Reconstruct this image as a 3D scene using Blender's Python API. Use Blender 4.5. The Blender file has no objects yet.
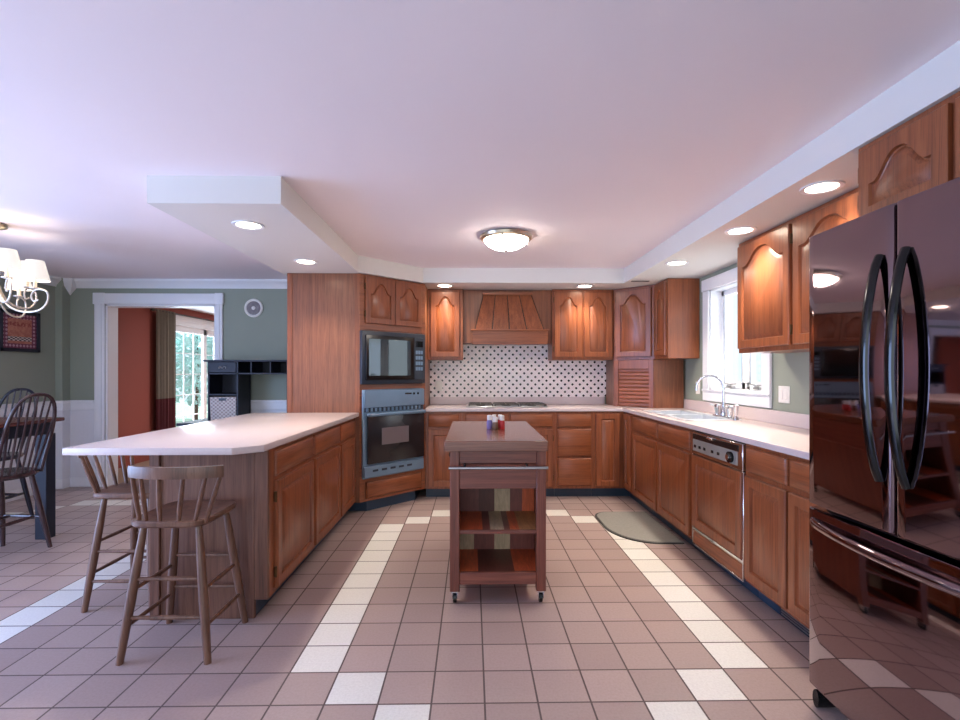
import bpy, bmesh, math, random
from mathutils import Vector, Matrix
S = bpy.context.scene
COL = S.collection
PI = math.pi
rnd = random.Random(7)

# ---------------------------------------------------------------- camera, world, lights, exposure
YAW = math.atan(8/495)
cd = bpy.data.cameras.new('camera'); cam = bpy.data.objects.new('camera', cd); COL.objects.link(cam)
cam.location = (0, 0, 1.32); cam.rotation_euler = (PI/2, 0, -YAW)
cd.sensor_width = 36; cd.lens = 495/960*36; cd.shift_y = 12/960; cd.clip_start = 0.05
S.camera = cam
w = bpy.data.worlds.new('sky'); S.world = w; w.use_nodes = True
bg = w.node_tree.nodes['Background']; bg.inputs[0].default_value = (0.70, 0.88, 1.0, 1); bg.inputs[1].default_value = 0.62
sl = bpy.data.lights.new('sun', 'SUN'); sl.energy = 8; sl.color = (0.85, 0.90, 1.0); sl.angle = .03
so_ = bpy.data.objects.new('sun', sl); COL.objects.link(so_)
so_.rotation_euler = Vector((0.60, -0.16, -0.78)).to_track_quat('-Z', 'Y').to_euler()
def area(name, loc, rot, sx, sy, power, col):
    l = bpy.data.lights.new(name, 'AREA'); l.shape = 'RECTANGLE'; l.size = sx; l.size_y = sy; l.energy = power; l.color = col
    o = bpy.data.objects.new(name, l); COL.objects.link(o); o.location = loc; o.rotation_euler = rot
    return o
area('added_rear_daylight', (-1.4, -2.72, 1.25), (PI/2, 0, 0), 5.2, 2.0, 27, (0.86, 0.91, 1.0))  # soft daylight through an added opening behind the camera, out of view
area('daylight_side_window', (-4.95, 1.5, 1.2), (PI/2, 0, -PI/2), 3.0, 2.0, 105, (0.36, 0.52, 1.0))
area('daylight_kitchen_window', (2.46, 4.155, 1.62), (PI/2, 0, PI/2), 1.3, 1.2, 8, (0.90, 0.95, 1.0))
area('daylight_patio_door', (-5.05, 9.3, 1.1), (PI/2, 0, -PI/2), 2.0, 2.0, 60, (0.72, 0.85, 1.0))
area('far_room_added_fill', (-2.6, 8.6, 2.36), (0, 0, 0), 0.5, 0.5, 30, (0.95, 0.95, 1.0))  # added fill that lifts the red walls; no fixture stands here
S.view_settings.view_transform = 'Standard'; S.view_settings.look = 'None'
S.view_settings.gamma = 1; S.view_settings.use_curve_mapping = False
S.view_settings.exposure = 1.1

# ---------------------------------------------------------------- materials
def lin(*c):
    return tuple(((v/255+0.055)/1.055)**2.4 if v > 10 else v/255/12.92 for v in c) + (1,)
class NT:
    def __init__(s, name):
        s.m = bpy.data.materials.new(name); s.m.use_nodes = True
        s.t = s.m.node_tree; s.n = s.t.nodes; s.p = s.n['Principled BSDF']; s.out = s.n['Material Output']
    def add(s, typ, **kw):
        n = s.n.new(typ)
        for k, v in kw.items(): setattr(n, k, v)
        return n
    def ln(s, a, b): s.t.links.new(a, b)
    def val(s, x, sock):
        if isinstance(x, (int, float)): sock.default_value = x
        else: s.ln(x, sock)
    def math(s, op, a, b=0.0):
        n = s.add('ShaderNodeMath', operation=op); s.val(a, n.inputs[0]); s.val(b, n.inputs[1]); return n.outputs[0]
    def coord(s, scale=(1, 1, 1), kind='Object'):
        tc = s.add('ShaderNodeTexCoord'); mp = s.add('ShaderNodeMapping'); mp.inputs['Scale'].default_value = scale
        s.ln(tc.outputs[kind], mp.inputs[0]); return mp.outputs[0]
    def noise(s, vec, scale, detail=3, rough=.5, dist=0):
        n = s.add('ShaderNodeTexNoise'); s.ln(vec, n.inputs['Vector'])
        n.inputs['Scale'].default_value = scale; n.inputs['Detail'].default_value = detail
        n.inputs['Roughness'].default_value = rough; n.inputs['Distortion'].default_value = dist
        return n.outputs['Fac']
    def ramp(s, fac, stops, const=False):
        r = s.add('ShaderNodeValToRGB'); e = r.color_ramp.elements
        if const: r.color_ramp.interpolation = 'CONSTANT'
        while len(e) < len(stops): e.new(0.5)
        for k, (p, c) in enumerate(stops): e[k].position = p; e[k].color = c
        s.ln(fac, r.inputs[0]); return r.outputs[0]
    def mix(s, f, a, b, blend='MIX'):
        n = s.add('ShaderNodeMix', data_type='RGBA', blend_type=blend)
        s.val(f, n.inputs[0])
        for x, i in ((a, 6), (b, 7)):
            if isinstance(x, tuple): n.inputs[i].default_value = x
            else: s.ln(x, n.inputs[i])
        return n.outputs[2]
    def bump(s, h, strength, dist=0.01):
        b = s.add('ShaderNodeBump'); b.inputs['Strength'].default_value = strength; b.inputs['Distance'].default_value = dist
        s.ln(h, b.inputs['Height']); s.ln(b.outputs[0], s.p.inputs['Normal'])
    def set(s, **kw):
        for k, v in kw.items():
            i = s.p.inputs[k.replace('_', ' ')]
            if isinstance(v, (int, float, tuple)): i.default_value = v
            else: s.ln(v, i)
        return s.m
def plain(name, c, rough=.5, metal=0, var=.06, vs=6, **kw):
    t = NT(name); f = t.noise(t.coord(), vs, 4)
    a = tuple(v*(1-var) for v in c[:3])+(1,); b = tuple(min(1, v*(1+var)) for v in c[:3])+(1,)
    return t.set(Base_Color=t.ramp(f, [(.3, a), (.7, b)]), Roughness=rough, Metallic=metal, **kw)
def glow(name, c, strength, base=(.9, .9, .9, 1)):
    t = NT(name); return t.set(Base_Color=base, Emission_Color=c, Emission_Strength=strength, Roughness=.4)
def wood(name, dark, mid, light, axis='z', rough=.38, stretch=26, coat=.2, bump=.12):
    t = NT(name)
    sc = {'z': (stretch, stretch, 1.0), 'h': (1.0, 1.0, stretch), 'x': (1.0, stretch, stretch), 'y': (stretch, 1.0, stretch)}[axis]
    v = t.coord(sc)
    g = t.noise(v, 1.2, 5, .6, .7)
    base = t.ramp(g, [(.25, dark), (.5, mid), (.75, light)])
    v2 = t.coord(tuple(x*3.2 if x > 1 else 2.2 for x in sc))
    p = t.noise(v2, 3.0, 3, .6, .2)
    pore = t.ramp(p, [(.36, (.62, .58, .55, 1)), (.5, (1, 1, 1, 1))])
    c = t.mix(.75, base, pore, 'MULTIPLY')
    t.bump(p, bump, .002)
    return t.set(Base_Color=c, Roughness=rough, Coat_Weight=coat, Coat_Roughness=.22)
OAK = (lin(112, 58, 34), lin(142, 78, 45), lin(160, 92, 55))
M = {}
M['oak'] = wood('oak_vertical_grain', *OAK)
M['oak_h'] = wood('oak_horizontal_grain', *OAK, axis='h')
M['oak_panel'] = wood('oak_side_panel', lin(108, 62, 40), lin(134, 80, 52), lin(150, 94, 62), stretch=30, rough=.42, coat=.2)
M['oak_end_shaded'] = wood('oak_end_panel_shaded', lin(82, 50, 37), lin(112, 72, 55), lin(132, 90, 70), stretch=24, rough=.45, coat=.15)  # darker copy of the oak, with the end panel's shade put into the colour
M['walnut'] = wood('dark_stained_seam_wood', lin(48, 26, 18), lin(60, 34, 24), lin(72, 42, 30))
M['stool'] = wood('stool_brown_wood', lin(80, 50, 37), lin(108, 72, 54), lin(130, 92, 72), stretch=10, rough=.4)
M['chair1'] = wood('reddish_brown_chair_wood', lin(44, 30, 34), lin(66, 46, 48), lin(84, 60, 60), stretch=10, rough=.25)
M['chair2'] = wood('near_black_chair_wood', lin(26, 26, 38), lin(34, 34, 50), lin(44, 44, 62), stretch=10, rough=.22)
M['table'] = wood('red_brown_table_wood', lin(70, 34, 30), lin(104, 54, 46), lin(124, 70, 60), axis='y', rough=.25)
M['cart'] = wood('dark_cart_wood', lin(88, 42, 32), lin(120, 62, 47), lin(140, 80, 60), rough=.4)
M['cart_h'] = wood('dark_cart_wood_horizontal', lin(84, 40, 32), lin(120, 62, 48), lin(142, 82, 62), axis='h', rough=.4)
M['cart_top'] = wood('oiled_cart_top', lin(98, 52, 38), lin(126, 74, 54), lin(146, 94, 68), axis='h', rough=.2, coat=.5, bump=.03)
def planks(name, stops):
    t = NT(name); v = t.coord(); sep = t.add('ShaderNodeSeparateXYZ'); t.ln(v, sep.inputs[0])
    u = t.math('DIVIDE', t.math('ADD', sep.outputs[0], .218), .437)
    D_, P_, O_, T_, K_ = lin(132, 70, 60), lin(205, 176, 142), lin(222, 104, 58), lin(206, 146, 92), lin(104, 54, 42)
    col = t.ramp(u, [(p, {'d': D_, 'p': P_, 'o': O_, 't': T_, 'k': K_}[c]) for p, c in stops], True)
    g = t.noise(t.coord((18, 3, 3)), 2.5, 4, .6, 1.5)
    c = t.mix(.6, col, t.ramp(g, [(.3, (.5, .46, .44, 1)), (.65, (1, 1, 1, 1))]), 'MULTIPLY')
    return t.set(Base_Color=c, Roughness=.45)
M['plank_a'] = planks('upper_divider_planks', [(0, 'd'), (.26, 'k'), (.49, 'p'), (.72, 'd'), (.9, 'o')])
M['plank_b'] = planks('lower_divider_planks', [(0, 'p'), (.19, 'd'), (.49, 'p'), (.72, 'd')])
M['plank_c'] = planks('upper_shelf_planks', [(0, 'o'), (.30, 'd'), (.40, 'p'), (.58, 'd'), (.66, 'o'), (.78, 't')])
M['plank_d'] = planks('lower_shelf_planks', [(0, 'o'), (.24, 'k'), (.72, 'o')])
M['green'] = plain('sage_green_paint', lin(148, 155, 140), .7, var=.02, vs=1.5)
M['red'] = plain('brick_red_paint', lin(150, 74, 62), .7, var=.03, vs=1.5)
M['ceil'] = plain('ceiling_white_paint', lin(247, 236, 239), .8, var=.012, vs=1.2)
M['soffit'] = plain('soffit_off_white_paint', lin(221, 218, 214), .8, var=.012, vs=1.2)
M['white'] = plain('white_trim_paint', lin(236, 236, 238), .42, var=.012)
M['plastic'] = plain('white_plastic', lin(238, 234, 226), .35, var=.01)
M['lam'] = plain('pinkish_laminate', lin(212, 196, 194), .22, var=.03, vs=160)
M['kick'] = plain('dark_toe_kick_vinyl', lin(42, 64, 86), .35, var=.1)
M['black'] = plain('black_plastic', lin(16, 16, 18), .25, var=.1)
M['blackglass'] = plain('black_glass', lin(12, 12, 14), .04, var=.05, IOR=1.6)
M['slate'] = plain('blue_grey_steel', lin(120, 146, 170), .35, .35, var=.05)
M['slate_d'] = plain('dark_slot', lin(40, 50, 64), .4, var=.05)
M['chrome'] = plain('chrome', lin(214, 214, 216), .12, 1.0, var=.02)
M['steel'] = plain('brushed_steel', lin(176, 178, 180), .3, 1.0, var=.05)
M['fascia'] = plain('grey_appliance_fascia', lin(150, 148, 142), .4, .2)
M['sink'] = plain('satin_sink_steel', lin(206, 211, 218), .38, .55, var=.03)
M['brass'] = plain('antique_hinge_metal', lin(92, 66, 40), .4, .8)
M['cream'] = plain('cream_painted_metal', lin(220, 208, 190), .35, .3)
M['nickel'] = plain('satin_nickel', lin(190, 176, 156), .28, .9)
M['fridge'] = plain('black_stainless_gloss', lin(138, 120, 124), .045, 1.0, var=.02)
M['fridge_side'] = plain('fridge_side_dark', lin(30, 28, 30), .4)
M['handle'] = plain('gloss_black_handle', lin(8, 8, 9), .12, var=.02, IOR=1.45)
M['navy'] = plain('navy_black_paint', lin(24, 28, 44), .5, var=.06)
M['wicker'] = plain('whitewashed_wicker', lin(206, 196, 192), .75, var=.2, vs=60)
M['taupe'] = plain('taupe_curtain_cloth', lin(138, 128, 116), .9, var=.05, vs=20)
M['maroon'] = plain('maroon_curtain_band', lin(98, 44, 50), .9, var=.05, vs=20)
M['mat'] = plain('grey_cushion_mat', lin(136, 132, 126), .85, var=.08, vs=60)
M['matedge'] = plain('dark_mat_edge', lin(66, 64, 60), .8)
M['iron'] = plain('cast_iron', lin(70, 66, 62), .5)
M['red_s'] = plain('red_spice', lin(188, 34, 36), .4)
M['violet_s'] = plain('violet_label', lin(126, 112, 168), .4)
M['brown_s'] = plain('brown_spice', lin(126, 92, 66), .5)
M['grey_d'] = plain('grey_dial', lin(128, 118, 118), .4, var=.25, vs=30)
M['carpet'] = plain('tan_carpet', lin(150, 120, 100), .95, var=.08, vs=40)
M['lawn'] = plain('lawn_green', lin(120, 142, 124), .9, var=.2, vs=3)
M['leaf'] = plain('hazy_daylit_leaves', lin(190, 222, 218), .7, var=.25, vs=2)  # pale cyan: daylight haze and overexposure put into the leaf colour
M['bark'] = plain('tree_bark', lin(90, 78, 66), .9, var=.2)
M['lens'] = glow('lit_lens', (1, .86, .68, 1), 14)
M['bowl'] = glow('lit_glass_bowl', (1, .90, .80, 1), 16)
M['shade'] = glow('lit_cloth_shade', (1, .90, .78, 1), .34, (.42, .40, .37, 1))
def glass(name, f=.06, tint=(1, 1, 1, 1)):
    t = NT(name); tr = t.add('ShaderNodeBsdfTransparent'); tr.inputs[0].default_value = tint
    gl = t.add('ShaderNodeBsdfGlossy'); gl.inputs['Roughness'].default_value = .02
    mx = t.add('ShaderNodeMixShader'); mx.inputs[0].default_value = f
    t.ln(tr.outputs[0], mx.inputs[1]); t.ln(gl.outputs[0], mx.inputs[2]); t.ln(mx.outputs[0], t.out.inputs[0])
    return t.m
M['glass'] = glass('window_glass'); M['jar'] = glass('clear_jar', .15, (.93, .95, .97, 1))
M['ovenglass'] = plain('oven_black_glass', lin(34, 32, 36), .22, var=.05)
M['micro'] = plain('microwave_window_glass', lin(60, 64, 66), .03, .85, var=.02)
M['ovenwin'] = plain('oven_window_glass', lin(150, 146, 152), .12, .5, var=.02)

T = .2127; TX0 = .051; TY0 = 2.185
def tile_floor():
    t = NT('quarry_tile'); v = t.coord(kind='Object'); sp = t.add('ShaderNodeSeparateXYZ'); t.ln(v, sp.inputs[0])
    ux = t.math('DIVIDE', t.math('SUBTRACT', sp.outputs[0], TX0), T); uy = t.math('DIVIDE', t.math('SUBTRACT', sp.outputs[1], TY0), T)
    c = t.math('FLOOR', ux); n = t.math('FLOOR', uy)
    fx = t.math('SUBTRACT', ux, c); fy = t.math('SUBTRACT', uy, n)
    def octo(cx, half, n0, n1):
        s = t.math('ABSOLUTE', t.math('SUBTRACT', c, cx))
        k = t.math('MAXIMUM', t.math('MAXIMUM', t.math('SUBTRACT', n0, n), t.math('SUBTRACT', n, n1)), 0)
        hit = t.math('LESS_THAN', t.math('ABSOLUTE', t.math('SUBTRACT', t.math('ADD', s, k), half)), .2)
        hit = t.math('MULTIPLY', hit, t.math('LESS_THAN', k, 2.5))
        end = t.math('MULTIPLY', t.math('LESS_THAN', t.math('ABSOLUTE', t.math('SUBTRACT', k, 3)), .2), t.math('LESS_THAN', s, half-2.2))
        return t.math('MAXIMUM', hit, end)
    mask = t.math('MAXIMUM', octo(.5, 4.5, 0, 9), octo(-17, 5, 0, 10))
    wn = t.add('ShaderNodeTexWhiteNoise', noise_dimensions='2D'); cb = t.add('ShaderNodeCombineXYZ')
    t.ln(c, cb.inputs[0]); t.ln(n, cb.inputs[1]); t.ln(cb.outputs[0], wn.inputs['Vector'])
    pink = t.ramp(wn.outputs['Value'], [(0, lin(164, 142, 137)), (.5, lin(171, 149, 143)), (1, lin(178, 156, 150))])
    white = t.ramp(wn.outputs['Value'], [(0, lin(224, 220, 212)), (1, lin(234, 230, 224))])
    speck = t.ramp(t.noise(v, 90, 3, .7), [(.3, (.88, .87, .86, 1)), (.6, (1, 1, 1, 1))])
    col = t.mix(1, t.mix(mask, pink, white), speck, 'MULTIPLY')
    g = .018
    ed = t.math('MINIMUM', t.math('MINIMUM', fx, t.math('SUBTRACT', 1, fx)), t.math('MINIMUM', fy, t.math('SUBTRACT', 1, fy)))
    gr = t.math('LESS_THAN', ed, g)
    col = t.mix(gr, col, lin(92, 76, 72))
    t.bump(t.math('MINIMUM', ed, .03), .5, .05)
    return t.set(Base_Color=col, Roughness=t.math('ADD', .33, t.math('MULTIPLY', gr, .4)))
M['tile'] = tile_floor()
def dot_tile():
    t = NT('dotted_backsplash_tile'); v = t.coord(); sp = t.add('ShaderNodeSeparateXYZ'); t.ln(v, sp.inputs[0])
    P = .0870
    def lat(ox, oz):
        a = t.math('ABSOLUTE', t.math('SUBTRACT', t.math('FRACT', t.math('ADD', t.math('DIVIDE', sp.outputs[0], P), 40+ox)), .5))
        b = t.math('ABSOLUTE', t.math('SUBTRACT', t.math('FRACT', t.math('ADD', t.math('DIVIDE', sp.outputs[2], P), 40+oz)), .5))
        return t.math('ADD', a, b), a, b
    s1, a1, b1 = lat(.5, .5); s2, _, _ = lat(0, 0)
    d = t.math('MINIMUM', s1, s2)
    # the grout lies on the diagonals between neighbouring dots
    line = t.math('LESS_THAN', t.math('ABSOLUTE', t.math('SUBTRACT', a1, b1)), .018)
    line2 = t.math('LESS_THAN', t.math('ABSOLUTE', t.math('SUBTRACT', t.math('ADD', a1, b1), .5)), .018)
    col = t.mix(t.math('MAXIMUM', line, line2), lin(250, 240, 237), lin(236, 222, 218))
    col = t.mix(t.math('LESS_THAN', d, .19), col, lin(14, 10, 12))
    return t.set(Base_Color=col, Roughness=.25)
M['dots'] = dot_tile()
def bead(name):
    t = NT(name); v = t.coord(); sp = t.add('ShaderNodeSeparateXYZ'); t.ln(v, sp.inputs[0])
    f = t.math('FRACT', t.math('DIVIDE', t.math('ADD', sp.outputs[0], sp.outputs[1]), .05))
    l = t.math('LESS_THAN', f, .07); t.bump(t.math('SUBTRACT', 1, l), .6, .004)
    return t.set(Base_Color=lin(226, 226, 230), Roughness=.45)
M['bead'] = bead('white_beadboard')
def weave():
    t = NT('wicker_weave'); v = t.coord(); sp = t.add('ShaderNodeSeparateXYZ'); t.ln(v, sp.inputs[0])
    a = t.math('SINE', t.math('MULTIPLY', sp.outputs[0], 140)); b = t.math('SINE', t.math('MULTIPLY', sp.outputs[2], 160))
    f = t.math('ADD', .5, t.math('MULTIPLY', t.math('MULTIPLY', a, b), .5)); t.bump(f, .6, .006)
    return t.set(Base_Color=t.ramp(f, [(.3, lin(166, 152, 148)), (.6, lin(216, 206, 202))]), Roughness=.8)
M['weave'] = weave()
def artwork():
    t = NT('folk_print'); v = t.coord(kind='Generated'); sp = t.add('ShaderNodeSeparateXYZ'); t.ln(v, sp.inputs[0])
    y, z = sp.outputs[1], sp.outputs[2]
    g = t.ramp(t.noise(t.coord((1, 1, 1)), 30, 3), [(.35, lin(172, 100, 84)), (.65, lin(196, 132, 108))])
    band = t.math('MULTIPLY', t.math('LESS_THAN', z, .28), t.math('GREATER_THAN', z, .10))
    chk = t.math('GREATER_THAN', t.math('MULTIPLY', t.math('SINE', t.math('MULTIPLY', y, 34)), t.math('SINE', t.math('MULTIPLY', z, 60))), 0)
    col = t.mix(band, g, t.mix(chk, lin(40, 30, 34), lin(214, 196, 188)))
    top = t.math('MULTIPLY', t.math('GREATER_THAN', z, .70), t.math('LESS_THAN', z, .86))
    bl = t.math('MULTIPLY', top, t.math('GREATER_THAN', t.noise(t.coord((1, 1, 1)), 45, 2), .5))
    return t.set(Base_Color=t.mix(bl, col, lin(150, 70, 60)), Roughness=.6)
M['art'] = artwork()
def scallop():
    t = NT('scalloped_border'); v = t.coord(); sp = t.add('ShaderNodeSeparateXYZ'); t.ln(v, sp.inputs[0])
    s = t.math('ADD', t.math('SINE', t.math('MULTIPLY', sp.outputs[1], 160)), t.math('SINE', t.math('MULTIPLY', sp.outputs[2], 160)))
    return t.set(Base_Color=t.ramp(s, [(.3, lin(120, 58, 80)), (.5, lin(190, 150, 160))]), Roughness=.6)
M['scal'] = scallop()

# ---------------------------------------------------------------- mesh helpers
class MB:
    def __init__(s): s.b = bmesh.new()
    def box(s, x0, x1, y0, y1, z0, z1, c=0, mtx=None):
        x0, x1 = sorted((x0, x1)); y0, y1 = sorted((y0, y1)); z0, z1 = sorted((z0, z1))
        m = Matrix.Translation(((x0+x1)/2, (y0+y1)/2, (z0+z1)/2)) @ Matrix.Diagonal((x1-x0, y1-y0, z1-z0, 1))
        r = bmesh.ops.create_cube(s.b, size=1, matrix=m); vs = r['verts']
        if c:
            c = min(c, .45*min(x1-x0, y1-y0, z1-z0))
            es = list({e for v in vs for e in v.link_edges})
            r = bmesh.ops.bevel(s.b, geom=es, offset=c, segments=1 if c < .006 else 2, profile=.5, affect='EDGES'); vs = r['verts']
            vs = list({v for f in r['faces'] for v in f.verts})
        if mtx is not None: bmesh.ops.transform(s.b, matrix=mtx, verts=vs)
        return s
    def prism(s, pts, z0, z1, c=0):
        lo = [s.b.verts.new((p[0], p[1], z0)) for p in pts]; hi = [s.b.verts.new((p[0], p[1], z1)) for p in pts]
        n = len(pts); fs = [s.b.faces.new(lo[::-1]), s.b.faces.new(hi)]
        for i in range(n): fs.append(s.b.faces.new((lo[i], lo[(i+1) % n], hi[(i+1) % n], hi[i])))
        bmesh.ops.recalc_face_normals(s.b, faces=fs)
        if c: bmesh.ops.bevel(s.b, geom=list({e for f in fs for e in f.edges}), offset=c, segments=2, profile=.5, affect='EDGES')
        return s
    def rings(s, rings, close=True, cap0=True, cap1=True):
        R = [[s.b.verts.new(p) for p in r] for r in rings]; n = len(R[0]); fs = []
        for a, b in zip(R, R[1:]):
            for i in range(n if close else n-1):
                fs.append(s.b.faces.new((a[i], a[(i+1) % n], b[(i+1) % n], b[i])))
        if cap0: fs.append(s.b.faces.new(R[0][::-1]))
        if cap1: fs.append(s.b.faces.new(R[-1]))
        bmesh.ops.recalc_face_normals(s.b, faces=fs)
        return s
    def tube(s, pts, r, seg=8, flat=None):
        P = [Vector(p) for p in pts]; n = len(P); rr = r if isinstance(r, (list, tuple)) else [r]*n
        t0 = (P[1]-P[0]).normalized(); up = Vector((0, 0, 1)) if abs(t0.z) < .9 else Vector((1, 0, 0))
        a = t0.cross(up).normalized(); R = []
        for i in range(n):
            t = (P[min(i+1, n-1)]-P[max(i-1, 0)]).normalized()
            a = (a - t*a.dot(t)).normalized(); b = t.cross(a)
            fa, fb = flat if flat else (1, 1)
            R.append([P[i] + (a*math.cos(2*PI*k/seg)*fa + b*math.sin(2*PI*k/seg)*fb)*rr[i] for k in range(seg)])
        return s.rings(R)
    def lathe(s, cx, cy, prof, seg=24, axis=None):
        R = []
        for r, z in prof:
            ring = [Vector((r*math.cos(2*PI*k/seg), r*math.sin(2*PI*k/seg), z)) for k in range(seg)]
            if axis is not None: ring = [axis @ p for p in ring]
            R.append([p + Vector((cx, cy, 0)) if axis is None else p for p in ring])
        return s.rings(R)
    def build(s, name, mat, parent=None, smooth=True):
        root = parent
        while root is not None and root.parent is not None: root = root.parent
        me = bpy.data.meshes.new(name)
        if root is not None: bmesh.ops.transform(s.b, matrix=root.matrix_world_inv if False else Matrix.Translation(-root.location), verts=s.b.verts)
        s.b.to_mesh(me); s.b.free()
        me.materials.append(mat if not isinstance(mat, str) else M[mat])
        if smooth:
            for p in me.polygons: p.use_smooth = True
            me.set_sharp_from_angle(angle=math.radians(38))
        o = bpy.data.objects.new(name, me); COL.objects.link(o)
        if parent is not None: o.parent = parent
        return o
def thing(name, label, cat, loc=(0, 0, 0), group=None):
    o = bpy.data.objects.new(name, None); COL.objects.link(o); o.location = loc; o.empty_display_size = .1
    o['label'] = label; o['category'] = cat
    if group: o['group'] = group
    return o
def tag(o, label, cat, group=None):
    o['label'] = label; o['category'] = cat
    if group: o['group'] = group
    return o
def struct(o): o['kind'] = 'structure'; return o
def sroot(name, loc): 
    o = bpy.data.objects.new(name, None); COL.objects.link(o); o.location = loc; o['kind'] = 'structure'; return o
class Fr:                                    # a vertical face: u along it, v up, w outward
    def __init__(s, ox, oy, u, n): s.o = Vector((ox, oy, 0)); s.u = Vector((u[0], u[1], 0)).normalized(); s.n = Vector((n[0], n[1], 0)).normalized()
    def P(s, u, v, w=0): return s.o + s.u*u + s.n*w + Vector((0, 0, v))
    def mtx(s):
        m = Matrix.Identity(4)
        for i in range(3): m[i][0] = s.u[i]; m[i][1] = s.n[i]; m[i][2] = (0, 0, 1)[i]; m[i][3] = s.o[i]
        return m
    def box(s, mb, u0, u1, v0, v1, w0, w1, c=0): return mb.box(u0, u1, w0, w1, v0, v1, c, s.mtx())
def outline(u0, u1, v0, v1, ins, arch, N=18):
    a, b, c0, d = u0+ins, u1-ins, v0+ins, v1-ins
    pts = [(a, c0), (b, c0)]
    cu = (u0+u1)/2; hw = (u1-u0)/2
    for i in range(N+1):
        u = b + (a-b)*i/N
        t = min(1, abs(u-cu)/hw/.84)
        drop = arch*(.5-.5*math.cos(PI*t**1.35))
        pts.append((u, d-drop))
    return pts
def door_mesh(F, u0, u1, v0, v1, arch=0, th=.023, stile=.055):
    mb = MB(); N = 18
    ou0, ou1, ov0, ov1 = u0+stile, u1-stile, v0+stile, v1-stile
    def rect(ins):
        a, b, c0, d = u0+ins, u1-ins, v0+ins, v1-ins
        op = outline(ou0, ou1, ov0, ov1, 0, arch, N)
        r = [(a, c0), (b, c0)]
        for i, (u, v) in enumerate(op[2:]):
            r.append((b, d) if i == 0 else (a, d) if i == N else (u, d))
        return r
    L = [(rect(0), 0), (rect(0), th-.005), (rect(.005), th)]
    for ins, w in ((0, th), (.004, th-.012), (.010, th-.014), (.036, th-.001)):
        L.append((outline(ou0, ou1, ov0, ov1, ins, arch, N), w))
    mb.rings([[F.P(u, v, w) for u, v in pts] for pts, w in L])
    return mb
def drawer_mesh(F, u0, u1, v0, v1, th=.02):
    mb = MB()
    def r(i): return [(u0+i, v0+i), (u1-i, v0+i), (u1-i, v1-i), (u0+i, v1-i)]
    mb.rings([[F.P(u, v, w) for u, v in r(i)] for i, w in ((0, 0), (0, th-.012), (.003, th-.007), (.013, th))])
    return mb
def add_door(F, par, u0, u1, v0, v1, arch=0, hinge=None, w=0, stile=.055, mat='oak'):
    G = Fr(F.o.x+F.n.x*w, F.o.y+F.n.y*w, F.u, F.n)
    d = door_mesh(G, u0, u1, v0, v1, arch, stile=stile).build('door', mat, par)
    if hinge:
        for v in (v0+.09, v1-.09):
            u = u0-.004 if hinge == 'a' else u1+.004
            mb = MB(); G.box(mb, u-.007, u+.007, v-.028, v+.028, .0, .014, .003)
            mb.tube([G.P(u, v-.03, .012), G.P(u, v+.03, .012)], .005, 8)
            mb.build('hinge', 'brass', d)
    return d
def add_drawer(F, par, u0, u1, v0, v1, w=0, mat='oak_h'):
    G = Fr(F.o.x+F.n.x*w, F.o.y+F.n.y*w, F.u, F.n)
    return drawer_mesh(G, u0, u1, v0, v1).build('drawer', mat, par)

# ---------------------------------------------------------------- room shell
XR, XL, YB, YF, ZC, ZS = 2.22, -4.63, 5.78, -2.6, 2.385, 2.235
struct(MB().box(-5.0, XR+.2, YF-.2, YB+.16, -.12, 0).build('floor', 'tile'))
struct(MB().box(-5.0, .6, YB+.16, 11.2, -.12, 0).build('floor_carpet', 'carpet'))
struct(MB().box(-5.0, XR+.2, YF-.2, YB+.16, ZC, ZC+.1).build('ceiling', 'ceil'))
struct(MB().box(-5.0, .6, YB+.16, 11.2, ZC, ZC+.1).build('ceiling_far_room', 'white'))
DX0, DX1, DZ = -4.225, -2.965, 2.10
b = MB()
b.box(-5.0, DX0, YB, YB+.16, 0, ZC).box(DX1, XR+.2, YB, YB+.16, 0, ZC).box(DX0, DX1, YB, YB+.16, DZ, ZC)
struct(b.build('wall_back', 'green'))
WY0, WY1, WZ0, WZ1 = 3.73, 4.58, 1.16, 2.08
b = MB()
b.box(XR, XR+.2, YF-.2, WY0, 0, ZC).box(XR, XR+.2, WY1, YB, 0, ZC).box(XR, XR+.2, WY0, WY1, 0, WZ0).box(XR, XR+.2, WY0, WY1, WZ1, ZC)
struct(b.build('wall_right', 'green'))
b = MB(); LX = XL-.08
b.box(LX-.2, LX, YF-.2, 0, 0, ZC).box(LX-.2, LX, 3.0, YB, 0, ZC).box(LX-.2, LX, 0, 3.0, 0, .2).box(LX-.2, LX, 0, 3.0, 2.2, ZC)
b.box(LX, XL, YB-.11, YB, 0, ZC)
struct(b.build('wall_left', 'green'))
b = MB()
b.box(-4.8, -4.0, YF-.2, YF, 0, ZC).box(1.2, XR, YF-.2, YF, 0, ZC).box(-4.0, 1.2, YF-.2, YF, 0, .2).box(-4.0, 1.2, YF-.2, YF, 2.2, ZC)
struct(b.build('wall_front', 'green'))
FX = -4.84                                    # red room beyond the doorway
b = MB(); PY0, PY1, PZ = 8.02, 10.3, 2.18
b.box(FX-.18, FX, YB+.16, PY0, 0, ZC).box(FX-.18, FX, PY1, 11.2, 0, ZC).box(FX-.18, FX, PY0, PY1, PZ, ZC)
struct(b.build('wall_far_left', 'red'))
struct(MB().box(-5.0, .6, 11.0, 11.2, 0, ZC).build('wall_far_back', 'red'))
struct(MB().box(.4, .6, YB+.16, 11.0, 0, ZC).build('wall_far_right', 'red'))
# soffit round the kitchen
so = [(-1.76, 2.71), (-1.04, 2.71), (-1.04, 4.54), (-.50, 5.07), (1.565, 5.07), (1.565, YF), (XR, YF), (XR, YB), (-1.76, YB)]
struct(MB().prism(so, ZS, ZC).build('trim_1', 'soffit', smooth=False))
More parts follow.
